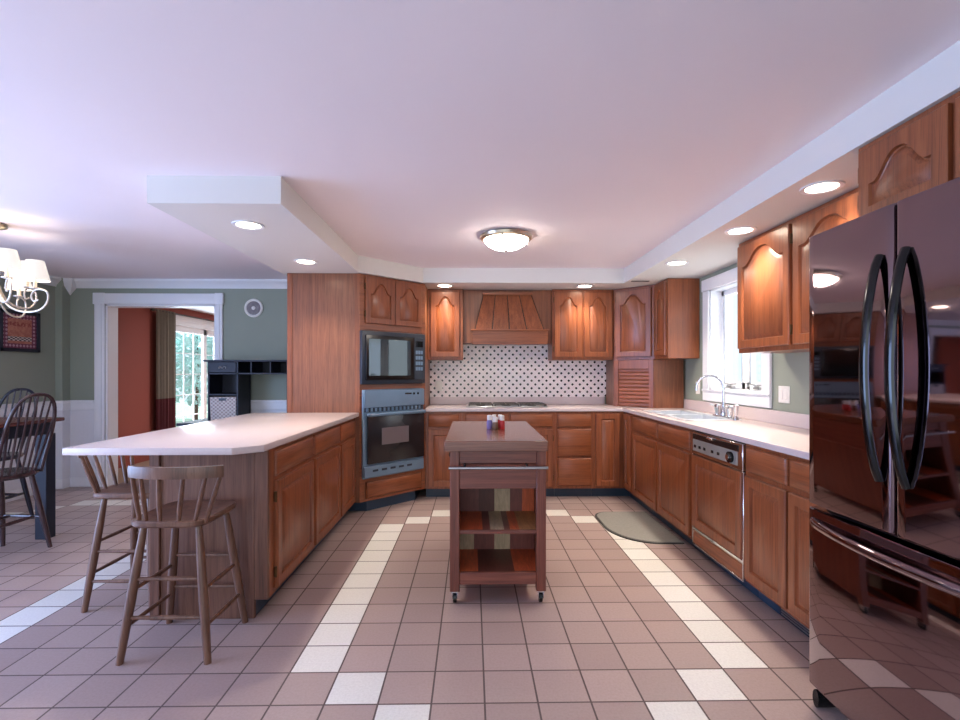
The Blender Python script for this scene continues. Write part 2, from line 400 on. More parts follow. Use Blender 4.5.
# crown, chair rail, wainscot, baseboards
b = MB()
def crown(p0, p1, nx, ny):
    pr = [(0, 2.285), (.012, 2.285), (.016, 2.30), (.05, 2.345), (.07, 2.36), (.07, ZC), (0, ZC)]
    b.rings([[(p[0]+nx*d, p[1]+ny*d, z) for d, z in pr] for p in (p0, p1)])
crown((XL, YB), (-1.70, YB), 0, -1)
crown((LX, YF), (LX, YB-.11), 1, 0)
b.rings([[(XL+q*(.0), YB-.012*q, 2.215) if False else (XL+dx*q, YB-dy*q, z) for dx, dy in ((0, 0), (1, 0), (1, 1), (0, 1))] for q, z in ((.004, 2.205), (.085, 2.30), (.10, 2.36), (.10, ZC))])
struct(b.build('trim_2', 'white'))
b = MB(); RZ = .985
def rail(x0, x1, y0, y1):
    b.box(x0, x1, y0, y1, RZ-.02, RZ, .005)
for x0, x1 in ((XL, -4.34), (-2.88, -1.72)):
    b.box(x0, x1, YB-.03, YB, RZ-.02, RZ+.012, .006); b.box(x0, x1, YB-.018, YB, RZ-.10, RZ-.02, .004)
    b.box(x0, x1, YB-.016, YB, 0, .11, .004)
b.box(LX, LX+.03, 3.0, YB-.11, RZ-.02, RZ+.012, .006); b.box(LX, LX+.018, 3.0, YB-.11, RZ-.1, RZ-.02, .004)
b.box(XL-.08, XL+.03, YB-.14, YB, RZ-.02, RZ+.012, .006); b.box(XL-.08, XL+.018, YB-.128, YB, RZ-.10, RZ-.02, .004)
b.box(LX, LX+.016, 3.0, YB-.11, 0, .11, .004); b.box(XL, XL+.014, YB-.12, YB, 0, .11, .004); b.box(LX, XL+.014, YB-.126, YB-.11, 0, .11, .004)
struct(b.build('trim_3', 'white'))
b = MB()
for x0, x1 in ((XL+.004, -4.34), (-2.88, -1.72)): b.box(x0, x1, YB-.01, YB, .11, RZ-.1)
b.box(LX, LX+.01, 3.0, YB-.11, .11, RZ-.1); b.box(XL, XL+.008, YB-.11, YB, .11, RZ-.1); b.box(LX, XL+.008, YB-.118, YB-.11, .11, RZ-.1)
struct(b.build('trim_4', 'bead'))
# doorway with casing
d1 = sroot('door_1', ((DX0+DX1)/2, YB, 0))
b = MB()
for s, x0, x1 in ((-1, DX0-.115, DX0), (1, DX1, DX1+.085)):
    b.box(x0, x1, YB-.025, YB, 0, DZ+.01, .006); b.box(x0+.03, x1-.03, YB-.032, YB-.02, 0, DZ, .004)
b.box(DX0-.122, DX1+.092, YB-.03, YB, DZ, DZ+.125, .006)
b.box(DX0-.126, DX0, YB-.036, YB, DZ-.0, DZ+.13, .006); b.box(DX1, DX1+.096, YB-.036, YB, DZ, DZ+.13, .006)
b.build('casing', 'white', d1)
b = MB(); b.box(DX0, DX0+.02, YB, YB+.17, 0, DZ).box(DX1-.02, DX1, YB, YB+.17, 0, DZ).box(DX0, DX1, YB, YB+.17, DZ-.02, DZ)
b.build('jamb', 'white', d1)
# sliding patio door in the red room
d2 = sroot('door_2', (FX, (PY0+PY1)/2, 0))
b = MB(); b.box(FX-.12, FX+.02, PY0, PY0+.06, 0, PZ).box(FX-.12, FX+.02, PY1-.06, PY1, 0, PZ).box(FX-.12, FX+.02, PY0, PY1, PZ-.09, PZ).box(FX-.12, FX+.02, PY0, PY1, 0, .04)
b.box(FX, FX+.03, PY0-.02, PY1+.1, PZ-.01, PZ+.09, .005)
b.build('frame', 'white', d2)
for y0, y1, xo in ((PY0+.06, 9.17, -.05), (9.13, PY1-.06, -.09)):
    b = MB(); x0, x1 = FX+xo-.02, FX+xo+.02
    b.box(x0, x1, y0, y0+.10, .04, PZ-.09, .004).box(x0, x1, y1-.10, y1, .04, PZ-.09, .004).box(x0, x1, y0, y1, PZ-.19, PZ-.09, .004).box(x0, x1, y0, y1, .04, .22, .004)
    lf = b.build('sash', 'white', d2)
    b = MB(); ya, yb, za, zb = y0+.1, y1-.1, .22, PZ-.19
    for k in (1, 2): b.box(x0+.012, x1-.012, ya+(yb-ya)*k/3-.008, ya+(yb-ya)*k/3+.008, za, zb)
    for k in range(1, 5): b.box(x0+.012, x1-.012, ya, yb, za+(zb-za)*k/5-.008, za+(zb-za)*k/5+.008)
    b.build('muntin_grid', 'white', lf)
    MB().box(x0+.017, x1-.017, ya, yb, za, zb).build('pane', 'glass', lf)
# kitchen window
w1 = sroot('window_1', (XR, (WY0+WY1)/2, WZ0))
b = MB(); cw = .11
b.box(XR-.022, XR, WY0-cw, WY0, WZ0-.02, WZ1, .005).box(XR-.022, XR, WY1, WY1+cw, WZ0-.02, WZ1, .005)
b.box(XR-.028, XR, WY0-cw-.01, WY1+cw+.01, WZ1, WZ1+.11, .005)
b.box(XR-.022, XR, WY0-cw, WY1+cw, WZ0-.11, WZ0-.015, .005)
b.box(XR-.03, XR, WY0-cw, WY1+cw, WZ0-.02, WZ0, .004)
b.build('casing', 'white', w1)
b = MB(); b.box(XR, XR+.2, WY0, WY0+.012, WZ0, WZ1).box(XR, XR+.2, WY1-.012, WY1, WZ0, WZ1).box(XR, XR+.2, WY0, WY1, WZ1-.012, WZ1).box(XR, XR+.2, WY0, WY1, WZ0, WZ0+.012)
b.build('jamb', 'white', w1)
ym = (WY0+WY1)/2
for y0, y1 in ((WY0+.012, ym-.012), (ym+.012, WY1-.012)):
    b = MB(); x0, x1 = XR+.10, XR+.15; z0, z1 = WZ0+.012, WZ1-.012
    b.box(x0, x1, y0, y0+.05, z0, z1, .004).box(x0, x1, y1-.05, y1, z0, z1, .004).box(x0, x1, y0, y1, z0, z0+.06, .004).box(x0, x1, y0, y1, z1-.05, z1, .004)
    sh = b.build('sash', 'white', w1)
    MB().box(x0+.02, x0+.026, y0+.05, y1-.05, z0+.06, z1-.05).build('pane', 'glass', sh)
    b = MB(); b.box(x0-.001, x0+.004, y0+.045, y0+.051, z0+.05, z1-.045); b.box(x0-.001, x0+.004, y1-.051, y1-.045, z0+.05, z1-.045); b.build('gasket', 'slate_d', sh)
    b = MB(); yc = (y0+y1)/2; b.box(x0-.04, x0, yc-.05, yc+.05, z0+.004, z0+.026, .006)
    b.tube([(x0-.03, yc-.03, z0+.03), (x0-.05, yc, z0+.045), (x0-.055, yc+.06, z0+.05), (x0-.05, yc+.1, z0+.035)], .007, 8)
    b.tube([(x0-.035, yc+.03, z0+.025), (x0-.045, yc-.04, z0+.04), (x0-.03, yc-.11, z0+.045)], .006, 8)
    b.build('crank', 'steel', w1)
MB().box(XR+.1, XR+.15, ym-.012, ym+.012, WZ0, WZ1).build('mullion', 'white', w1)
# tiled backsplash
BS = sroot('trim_5', (0, YB, 0))
MB().box(-.49, 1.60, YB-.008, YB, 1.03, 1.64).build('tile_field', 'dots', BS)
# ground and trees outside the patio door
struct(MB().box(-30, -5.05, -4, 26, -.3, -.15).build('ground_outside', 'lawn'))
def tree(x, y, h, r, label):
    t = thing('tree', label, 'tree', (x, y, -.15), 'trees beyond the patio door')
    MB().tube([(x, y, -.15), (x+.05, y, h*.4), (x, y+.05, h*.8)], [.05, .04, .02], 8).build('trunk', 'bark', t)
    b = MB()
    for i in range(1700):
        th = rnd.random()*2*PI; ph = math.acos(rnd.uniform(-1, 1)); q = r*rnd.random()**.4
        p = Vector((x+q*math.sin(ph)*math.cos(th), y+q*math.sin(ph)*math.sin(th), h*.62+q*1.25*math.cos(ph)))
        a = Vector((rnd.gauss(0, 1), rnd.gauss(0, 1), rnd.gauss(0, 1))).normalized(); c = a.orthogonal().normalized(); s = .09
        vs = [b.b.verts.new(p+a*s), b.b.verts.new(p+c*s*.6), b.b.verts.new(p-a*s), b.b.verts.new(p-c*s*.6)]
        b.b.faces.new(vs)
    b.build('foliage', 'leaf', t, smooth=False)
tree(-7.6, 11.0, 2.6, 1.0, 'leafy tree seen low through the left leaf of the patio door')
tree(-7.3, 13.2, 2.9, 1.1, 'leafy tree seen through the right leaf of the patio door')
tree(-10.9, 14.6, 4.2, 1.7, 'taller leafy tree farther out behind the patio door')

# ---------------------------------------------------------------- worktops
CT, CU = .945, .908
b = MB()
b.prism([(-2.02, 2.47), (-1.19, 2.47), (-1.072, 2.57), (-1.045, 4.595), (-2.02, 4.595)], CU, CT, .005)
tag(b.build('island_countertop', 'lam'), 'long pinkish white laminate peninsula countertop with clipped corner above the two wooden stools', 'countertop')
SY0, SY1, SX0, SX1 = 3.82, 4.72, 1.67, 2.07
kc = thing('kitchen_countertop', 'L-shaped pinkish white laminate countertop along the window wall and under the dotted tiles', 'countertop', (1.9, 5.4, CU))
b = MB()
b.box(-.485, 2.215, 5.145, YB-.005, CU, CT, .004)
b.box(1.572, 2.215, 2.0, SY0, CU, CT, .004); b.box(1.572, SX0, SY0-.004, SY1+.004, CU, CT, .004); b.box(SX1, 2.215, SY0-.004, SY1+.004, CU, CT, .004)
b.box(1.572, 2.215, SY1, 5.2, CU, CT, .004)
b.build('worktop', 'lam', kc)
b = MB(); b.box(-.485, 1.55, YB-.022, YB-.002, CT, CT+.085, .003); b.box(XR-.022, XR-.002, 2.0, 5.1, CT, CT+.095, .003)
b.build('upstand', 'lam', kc)

# ---------------------------------------------------------------- base cabinets
def base_cab(name, label, F, u0, u1, depth, cols, group=None, lowbody=False, kick=True, mid=None):
    c = F.P((u0+u1)/2, 0, -depth/2); t = thing(name, label, 'cabinet', c, group)
    b = MB()
    if lowbody: F.box(b, u0, u1, .1, .70, -depth, -.02); F.box(b, u0, u1, .1, .903, -.03, 0)
    else: F.box(b, u0, u1, .1, .903, -depth, 0)
    b.build('body', 'oak', t)
    if kick:
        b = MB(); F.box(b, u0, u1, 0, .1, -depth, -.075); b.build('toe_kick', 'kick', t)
    for kind, a, z, h in cols:
        if kind == 'dd': add_drawer(F, t, a, z, .745, .885); add_door(F, t, a, z, .125, .72, 0, h)
        if kind == 'full': add_door(F, t, a, z, .125, .885, 0, h)
        if kind == 'three':
            for v0, v1 in ((.745, .885), (.44, .725), (.13, .42)): add_drawer(F, t, a, z, v0, v1)
    return t
FB = Fr(0, 5.17, (1, 0), (0, -1))
FRt = Fr(1.60, 0, (0, 1), (-1, 0))
FI = Fr(-1.095, 0, (0, 1), (1, 0))
base_cab('base_cabinet', 'oak base cabinet with one drawer and door between wall oven and cooktop cabinet', FB, -.485, -.105, .59, [('dd', -.455, -.135, 'b')])
base_cab('base_cabinet', 'wide oak base cabinet with two drawer fronts and two doors under the cooktop', FB, -.103, .872, .59, [('dd', -.07, .375, 'a'), ('dd', .40, .845, 'b')])
base_cab('drawer_cabinet', 'oak base cabinet with a stack of three plain drawers', FB, .874, 1.268, .59, [('three', .895, 1.248, None)])
t = thing('corner_base_cabinet', 'oak corner base cabinet with two tall narrow doors meeting at the inside corner', 'cabinet', (1.8, 5.3, 0))
MB().box(1.27, 2.2, 5.17, 5.76, .1, .903).box(1.60, 2.2, 4.882, 5.17, .1, .903).build('body', 'oak', t)
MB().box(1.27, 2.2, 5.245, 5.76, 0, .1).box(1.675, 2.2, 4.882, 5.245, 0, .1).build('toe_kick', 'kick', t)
add_door(FB, t, 1.295, 1.545, .125, .885, 0); add_door(FRt, t, 4.915, 5.135, .125, .885, 0)
base_cab('sink_base_cabinet', 'wide oak cabinet under the sink with two drawer fronts above two doors', FRt, 3.557, 4.88, .6, [('dd', 4.225, 4.85, None), ('dd', 3.585, 4.20, None)], lowbody=True)
base_cab('base_cabinet', 'oak base cabinet with two drawers and two doors between dishwasher and refrigerator', FRt, 2.02, 2.868, .6, [('dd', 2.47, 2.845, None), ('dd', 2.05, 2.45, None)])
g = 'base cabinets of the peninsula'
base_cab('base_cabinet', 'oak peninsula cabinet nearest the stools with drawer above a door and hinges', FI, 2.692, 3.405, .59, [('dd', 2.76, 3.385, 'a')], g)
base_cab('base_cabinet', 'middle of the three oak peninsula cabinets, with drawer over door', FI, 3.407, 4.083, .59, [('dd', 3.43, 4.065, None)], g)
base_cab('base_cabinet', 'oak peninsula cabinet beside the wall oven, with drawer over door', FI, 4.085, 4.592, .59, [('dd', 4.105, 4.575, None)], g)
b = MB(); b.box(-1.706, -1.688, 2.692, 4.592, 0, .905, .003); b.box(-1.70, -1.165, 2.668, 2.69, 0, .905, .002); b.box(-1.165, -1.093, 2.668, 2.69, .1, .905, .002)
b.box(-1.714, -1.66, 2.655, 2.69, 0, .905, .004)
tag(b.build('end_panel', 'oak_end_shaded'), 'oak veneer end panel of the peninsula facing the stools', 'panel')

# ---------------------------------------------------------------- tall oven cabinet with microwave and oven
A = (-1.04, 4.60); B = (-.49, 5.15)
oc = thing('oven_cabinet', 'tall oak corner cabinet housing the oven and microwave beside the peninsula', 'cabinet', (-1.1, 5.2, 0))
FD = Fr(A[0]-.004, A[1]-.004, (1, 1), (1, -1)); DL = .555*math.sqrt(2)
b = MB(); b.prism([(-1.70, 4.60), A, B, (-.49, 5.77), (-1.70, 5.77)], .11, 2.233); b.build('body', 'oak_panel', oc)
b = MB(); b.box(-1.705, -1.66, 4.594, 4.60, .946, 2.232, .001).box(-1.085, -1.04, 4.594, 4.60, .946, 2.232, .001); b.build('stile', 'oak', oc)
b = MB(); FD.box(b, 0.0, .055, .11, 2.23, 0, .006, .002); FD.box(b, DL-.05, DL, .11, 2.23, 0, .006, .002)
for v0, v1 in ((2.20, 2.23), (1.72, 1.775), (1.155, 1.20), (.29, .325), (.11, .135)): FD.box(b, .05, DL-.05, v0, v1, 0, .006, .002)
b.build('face_frame', 'oak_h', oc)
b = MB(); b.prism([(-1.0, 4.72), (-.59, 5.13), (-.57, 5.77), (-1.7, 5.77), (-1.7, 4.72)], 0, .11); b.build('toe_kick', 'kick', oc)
mdl = DL/2
add_door(FD, oc, .06, mdl-.003, 1.775, 2.21, .10, 'a', .006, .05); add_door(FD, oc, mdl+.003, DL-.06, 1.775, 2.21, .10, 'b', .006, .05)
add_drawer(FD, oc, .07, DL-.06, .14, .29, .006)
FO_ = Fr(FD.P(-.024, 0).x, FD.P(-.024, 0).y, FD.u, FD.n)
mw = thing('microwave', 'black built-in microwave with mirrored window above the wall oven', 'microwave', FO_.P(mdl, 1.205))
b = MB(); FO_.box(b, .02, DL-.01, 1.205, 1.705, .008, .05, .01); b.build('trim_frame', 'slate_d', mw)
b = MB(); FO_.box(b, .055, DL-.17, 1.245, 1.665, .045, .068, .006); dr = b.build('door', 'black', mw)
b = MB(); FO_.box(b, .085, DL-.215, 1.285, 1.63, .066, .070, .001); b.build('window', 'micro', dr)
b = MB(); FO_.box(b, DL-.165, DL-.045, 1.245, 1.665, .045, .066, .004); cp = b.build('control_panel', 'slate_d', mw)
b = MB(); FO_.box(b, DL-.15, DL-.06, 1.57, 1.63, .064, .069, .001); b.build('display', 'blackglass', cp)
for r_ in range(4):
    b = MB()
    for c_ in range(3): FO_.box(b, DL-.15+c_*.032, DL-.124+c_*.032, 1.50-r_*.055, 1.535-r_*.055, .065, .069, .001)
    b.build('button_row', 'slate', cp)
ov = thing('wall_oven', 'built-in wall oven with black glass door and blue-grey control panel', 'oven', FO_.P(mdl, .33))
b = MB(); FO_.box(b, .045, DL-.02, .325, 1.155, .008, .03, .004); b.build('chassis', 'slate', ov)
b = MB(); FO_.box(b, .05, DL-.022, .985, 1.15, .03, .05, .005); cp = b.build('control_panel', 'slate', ov)
b = MB(); FO_.box(b, DL-.27, DL-.19, 1.10, 1.115, .05, .052, .0005); b.build('display', 'black', cp)
for u in (DL-.17, DL-.12):
    b = MB(); FO_.box(b, u, u+.022, 1.095, 1.115, .05, .053, .0005); b.build('knob', 'black', cp)
b = MB(); FO_.box(b, .06, DL-.03, .945, .985, .028, .036, .001); b.build('vent_back', 'slate_d', ov)
b = MB()
for k in range(14): u = .075+k*.0475; FO_.box(b, u, u+.022, .948, .982, .034, .046, .002)
b.build('vent_slats', 'slate', ov)
b = MB(); FO_.box(b, .085, DL-.03, .46, .915, .03, .058, .006); dr = b.build('door', 'ovenglass', ov)
b = MB(); FO_.box(b, .235, DL-.23, .63, .79, .057, .060, .002); b.build('window', 'ovenwin', dr)
b = MB(); FO_.box(b, .075, DL-.03, .905, .935, .05, .085, .008); b.build('handle', 'slate', dr)
b = MB(); FO_.box(b, .05, DL-.03, .335, .44, .028, .05, .004); b.build('lower_grille', 'slate', ov)
for k in range(5):
    b = MB(); FO_.box(b, .14+k*.10, .20+k*.10, .385, .405, .049, .052, .001); b.build('grille_slot', 'slate_d', ov)

# ---------------------------------------------------------------- upper cabinets
UB, UT = 1.453, 2.232
FU = Fr(0, 5.45, (1, 0), (0, -1))
def upper(label, F, u0, u1, depth, doors, v0=UB, arch=.10, name='wall_cabinet', w=0):
    t = thing(name, label, 'cabinet', F.P((u0+u1)/2, v0, -depth/2))
    b = MB(); F.box(b, u0, u1, v0, UT, -depth, 0, .002); b.build('body', 'oak', t)
    for a, z, h in doors: add_door(F, t, a, z, v0+.03, UT-.028, arch, h)
    return t
upper('narrow oak wall cabinet with one arched door left of the range hood', FU, -.487, -.10, .32, [(-.455, -.135, 'a')])
upper('oak wall cabinet with two arched doors right of the range hood', FU, .885, 1.565, .32, [(.905, 1.215, 'a'), (1.235, 1.545, None)])
FRu = Fr(1.905, 0, (0, 1), (-1, 0))
upper('oak wall cabinet with plain end panel between corner cabinet and window', FRu, 4.785, 5.13, .31, [(4.81, 5.10, None)])
upper('oak wall cabinet with two arched doors between window and refrigerator', FRu, 2.15, 3.505, .31, [(2.915, 3.485, 'a'), (2.30, 2.88, 'b')])
FO = Fr(1.58, 0, (0, 1), (-1, 0))
upper('deep oak cabinet with arched doors above the refrigerator', FO, 1.15, 2.0, .63, [(1.60, 1.975, 'b'), (1.18, 1.575, 'a')], 1.885, .09)
t = thing('corner_wall_cabinet', 'diagonal oak corner wall cabinet with one arched door above the roll-up door', 'cabinet', (1.9, 5.5, UB))
P1, P2 = (1.57, 5.45), (1.905, 5.135)
b = MB(); b.prism([P1, P2, (2.21, 5.135), (2.21, 5.77), (1.57, 5.77)], UB, UT); b.build('body', 'oak', t)
FC = Fr(P1[0], P1[1], (P2[0]-P1[0], P2[1]-P1[1]), (-(P1[1]-P2[1]), -(P2[0]-P1[0])))
CL = math.hypot(P2[0]-P1[0], P2[1]-P1[1])
add_door(FC, t, .03, CL-.03, UB+.03, UT-.028, .10, 'a')
ag = thing('appliance_garage', 'oak appliance garage with slatted roll-up door standing on the counter corner', 'cabinet', (1.9, 5.5, CT))
Q1, Q2 = (1.565, 5.42), (1.89, 5.10)
b = MB(); b.prism([Q1, Q2, (2.195, 5.10), (2.195, 5.755), (1.565, 5.755)], CT+.001, UB-.003); b.build('body', 'oak_panel', ag)
FG = Fr(Q1[0], Q1[1], (Q2[0]-Q1[0], Q2[1]-Q1[1]), (-(Q1[1]-Q2[1]), -(Q2[0]-Q1[0]))); GL = math.hypot(Q2[0]-Q1[0], Q2[1]-Q1[1])
b = MB(); FG.box(b, 0, .06, CT+.002, UB-.004, 0, .02, .003); FG.box(b, GL-.05, GL, CT+.002, UB-.004, 0, .02, .003); FG.box(b, .06, GL-.05, UB-.10, UB-.004, 0, .02, .003); b.build('face_frame', 'oak', ag)
b = MB()
zz = CT+.005
while zz < UB-.11:
    r = .021; FG_ = [(-.0, zz), (.006, zz+.003), (.010, zz+.02), (.006, zz+.037), (0, zz+.04)]
    b.rings([[FG.P(u, v, w_+.002) for w_, v in FG_] for u in (.06, GL-.05)]); zz += .0405
b.build('roll_up_door', 'oak_h', ag)

# ---------------------------------------------------------------- range hood
rh = thing('range_hood', 'oak range hood with tapered planked front above the cooktop', 'range hood', (.39, 5.6, 1.6))
MB().box(-.098, .883, 5.50, 5.765, 1.64, UT, .002).build('back_board', 'oak_panel', rh)
b = MB()
tx0, tx1, bx0, bx1 = .125, .655, .03, .785; zt, zb_ = 2.17, 1.775; yt, yb_ = 5.465, 5.37
for k in range(4):
    f0, f1 = (k+.035)/4, (k+.965)/4
    top = [tx0+(tx1-tx0)*f for f in (f0, f1)]; bot = [bx0+(bx1-bx0)*f for f in (f0, f1)]
    b.rings([[(bot[0], yb_, zb_), (bot[1], yb_, zb_), (bot[1], 5.50, zb_), (bot[0], 5.50, zb_)], [(top[0], yt, zt), (top[1], yt, zt), (top[1], 5.50, zt), (top[0], 5.50, zt)]])
b.build('hood_front', 'oak', rh)
b = MB(); b.rings([[(bx0-.006, yb_+.012, zb_), (bx1+.006, yb_+.012, zb_), (bx1+.006, 5.50, zb_), (bx0-.006, 5.50, zb_)], [(tx0-.006, yt+.010, zt), (tx1+.006, yt+.010, zt), (tx1+.006, 5.50, zt), (tx0-.006, 5.50, zt)]])
b.build('hood_core', 'walnut', rh)
MB().box(tx0-.01, tx1+.01, 5.44, 5.50, zt, zt+.03, .004).build('top_trim', 'oak_h', rh)
b = MB(); b.box(.0, .82, 5.345, 5.50, 1.62, 1.765, .003); b.build('hood_band', 'oak_h', rh)
MB().box(-.012, .832, 5.33, 5.50, 1.762, 1.782, .006).build('hood_ledge', 'oak_h', rh)

# ---------------------------------------------------------------- cooktop, sink, faucet
ck = thing('gas_cooktop', 'low steel gas cooktop with black grates on the back counter', 'cooktop', (.37, 5.45, CT))
MB().box(-.06, .80, 5.22, 5.70, CT+.0005, CT+.012, .004).build('steel_base', 'steel', ck)
for k in range(3):
    b = MB(); x0 = -.03+k*.275; x1 = x0+.25
    for (xa, ya, xb, yb2) in ((x0, 5.26, x1, 5.26), (x0, 5.64, x1, 5.64), (x0, 5.26, x0, 5.64), (x1, 5.26, x1, 5.64), ((x0+x1)/2, 5.26, (x0+x1)/2, 5.64), (x0, 5.45, x1, 5.45)):
        b.tube([(xa, ya, CT+.026), (xb, yb2, CT+.026)], .006, 6)
    for xa in (x0, x1):
        for ya in (5.26, 5.64): b.tube([(xa, ya, CT+.012), (xa, ya, CT+.026)], .006, 6)
    b.build('grate', 'iron', ck)
    for ya in (5.35, 5.55):
        MB().lathe((x0+x1)/2, ya, [(.05, CT+.012), (.05, CT+.018), (.032, CT+.024), (.01, CT+.026)], 16).build('burner', 'iron', ck)
for k in range(4):
    MB().lathe(.785, 5.30+k*.09, [(.016, CT+.012), (.015, CT+.03), (.004, CT+.032)], 12).build('knob', 'black', ck)
sk = thing('kitchen_sink', 'double-bowl stainless steel sink set in the counter below the window', 'sink', (1.87, 4.27, CT))
b = MB()
def rim(x0, x1, y0, y1, ix0, ix1, iy0, iy1, z):
    o = [(x0, y0), (x1, y0), (x1, y1), (x0, y1)]; i = [(ix0, iy0), (ix1, iy0), (ix1, iy1), (ix0, iy1)]
    return [[(p[0], p[1], z) for p in o], [(p[0], p[1], z+.003) for p in o], [(p[0], p[1], z+.005) for p in i]]
ymid = (SY0+SY1)/2
b.box(SX0-.02, SX0+.012, SY0-.02, SY1+.02, CT+.0005, CT+.006, .002).box(SX1-.07, SX1+.02, SY0-.02, SY1+.02, CT+.0005, CT+.006, .002)
b.box(SX0, SX1, SY0-.02, SY0+.02, CT+.0005, CT+.006, .002).box(SX0, SX1, SY1-.02, SY1+.02, CT+.0005, CT+.006, .002).box(SX0, SX1, ymid-.02, ymid+.02, CT+.0005, CT+.006, .002)
b.build('rim', 'sink', sk)
for y0, y1 in ((SY0+.018, ymid-.018), (ymid+.018, SY1-.018)):
    x0, x1 = SX0+.01, SX1-.07; b = MB(); c = .03
    b.rings([[(x0, y0, CT+.004), (x1, y0, CT+.004), (x1, y1, CT+.004), (x0, y1, CT+.004)],
             [(x0+.01, y0+.01, CT-.14), (x1-.01, y0+.01, CT-.14), (x1-.01, y1-.01, CT-.14), (x0+.01, y1-.01, CT-.14)],
             [(x0+c, y0+c, CT-.16), (x1-c, y0+c, CT-.16), (x1-c, y1-c, CT-.16), (x0+c, y1-c, CT-.16)]], cap0=False)
    bw = b.build('bowl', 'sink', sk)
    MB().lathe((x0+x1)/2, (y0+y1)/2, [(.035, CT-.1598), (.033, CT-.156), (.005, CT-.157)], 16).build('drain', 'chrome', bw)
fc = thing('kitchen_faucet', 'chrome gooseneck kitchen faucet behind the sink', 'faucet', (2.04, 4.0, CT))
fx, fy, fz = 2.04, 3.98, CT+.006
b = MB(); b.box(fx-.03, fx+.03, fy-.13, fy+.13, fz, fz+.016, .006); b.build('base_plate', 'chrome', fc)
b = MB(); b.lathe(fx, fy, [(.024, fz+.016), (.024, fz+.05), (.015, fz+.07), (.013, fz+.10)], 16)
pts = [(fx, fy, fz+.06), (fx, fy, fz+.20)]
for k in range(0, 13):
    a = PI*k/12; R = .105
    pts.append((fx-(R-R*math.cos(a))*.75, fy+(R-R*math.cos(a))*.66, fz+.235+R*math.sin(a)))
pts.append((pts[-1][0], pts[-1][1], pts[-1][2]-.02))
b.tube(pts, [.0105]*2+[.0095]*13+[.0105], 10); b.build('spout', 'chrome', fc)
for dy in (-.10, .10):
    b = MB(); b.lathe(fx, fy+dy, [(.022, fz+.016), (.020, fz+.045), (.026, fz+.06), (.026, fz+.095), (.012, fz+.105)], 14); b.tube([(fx, fy+dy, fz+.085), (fx-.05, fy+dy*1.3, fz+.10)], .007, 8)
    b.build('handle', 'chrome', fc)
sp = thing('side_sprayer', 'small chrome side sprayer standing right of the gooseneck faucet', 'sprayer', (2.04, 3.79, CT))
MB().lathe(2.04, 3.79, [(.022, fz-.0005), (.02, fz+.02), (.012, fz+.03)], 14).build('base', 'chrome', sp)
MB().lathe(2.04, 3.79, [(.012, fz+.03), (.016, fz+.07), (.02, fz+.11), (.008, fz+.12)], 14).build('spray_head', 'chrome', sp)

# ---------------------------------------------------------------- dishwasher
dw = thing('dishwasher', 'built-in dishwasher with oak front panels and chrome control strip', 'dishwasher', (1.9, 3.21, 0))
y0, y1 = 2.872, 3.553
b = MB(); FRt.box(b, y0, y1, .1, .903, -.6, -.012); b.build('body', 'black', dw)
b = MB(); FRt.box(b, y0, y1, 0, .1, -.6, -.075); b.build('toe_kick', 'kick', dw)
b = MB(); FRt.box(b, y0+.005, y1-.005, .735, .898, -.012, .014, .004); cp = b.build('control_panel', 'chrome', dw)
b = MB(); FRt.box(b, y0+.05, y1-.03, .845, .882, .012, .017, .001); b.build('latch_recess', 'black', cp)
b = MB(); FRt.box(b, y0+.06, y1-.03, .76, .842, .012, .018, .002); b.build('fascia', 'fascia', cp)
b = MB(); b.rings([[FRt.P(3.0+.034*math.cos(2*PI*k/20), .80+.034*math.sin(2*PI*k/20), w_) for k in range(20)] for w_ in (.016, .034)]); b.build('dial', 'black', cp)
b = MB(); b.rings([[FRt.P(3.0+.018*math.cos(2*PI*k/20), .80+.018*math.sin(2*PI*k/20), w_) for k in range(20)] for w_ in (.033, .045)]); b.build('dial_cap', 'chrome', cp)
for u in (3.14, 3.22, 3.33, 3.40, 3.47):
    b = MB(); FRt.box(b, u, u+.03, .785, .805, .016, .021, .002); b.build('button', 'black', cp)
b = MB(); FRt.box(b, 3.22, 3.30, .87, .884, .015, .03, .003); b.build('latch', 'chrome', cp)
add_door(FRt, dw, y0+.02, y1-.02, .215, .728, 0, None, -.004, .06)
b = MB(); FRt.box(b, y0+.02, y1-.02, .095, .185, -.012, .01, .003); b.build('lower_panel', 'oak_h', dw)
b = MB(); FRt.box(b, y0+.005, y1-.005, .190, .208, -.012, .008, .002); FRt.box(b, y0+.003, y0+.018, .09, .73, -.012, .010, .002); FRt.box(b, y1-.018, y1-.003, .09, .73, -.012, .010, .002); FRt.box(b, y0+.005, y1-.005, .085, .095, -.012, .01, .001); b.build('trim', 'chrome', dw)

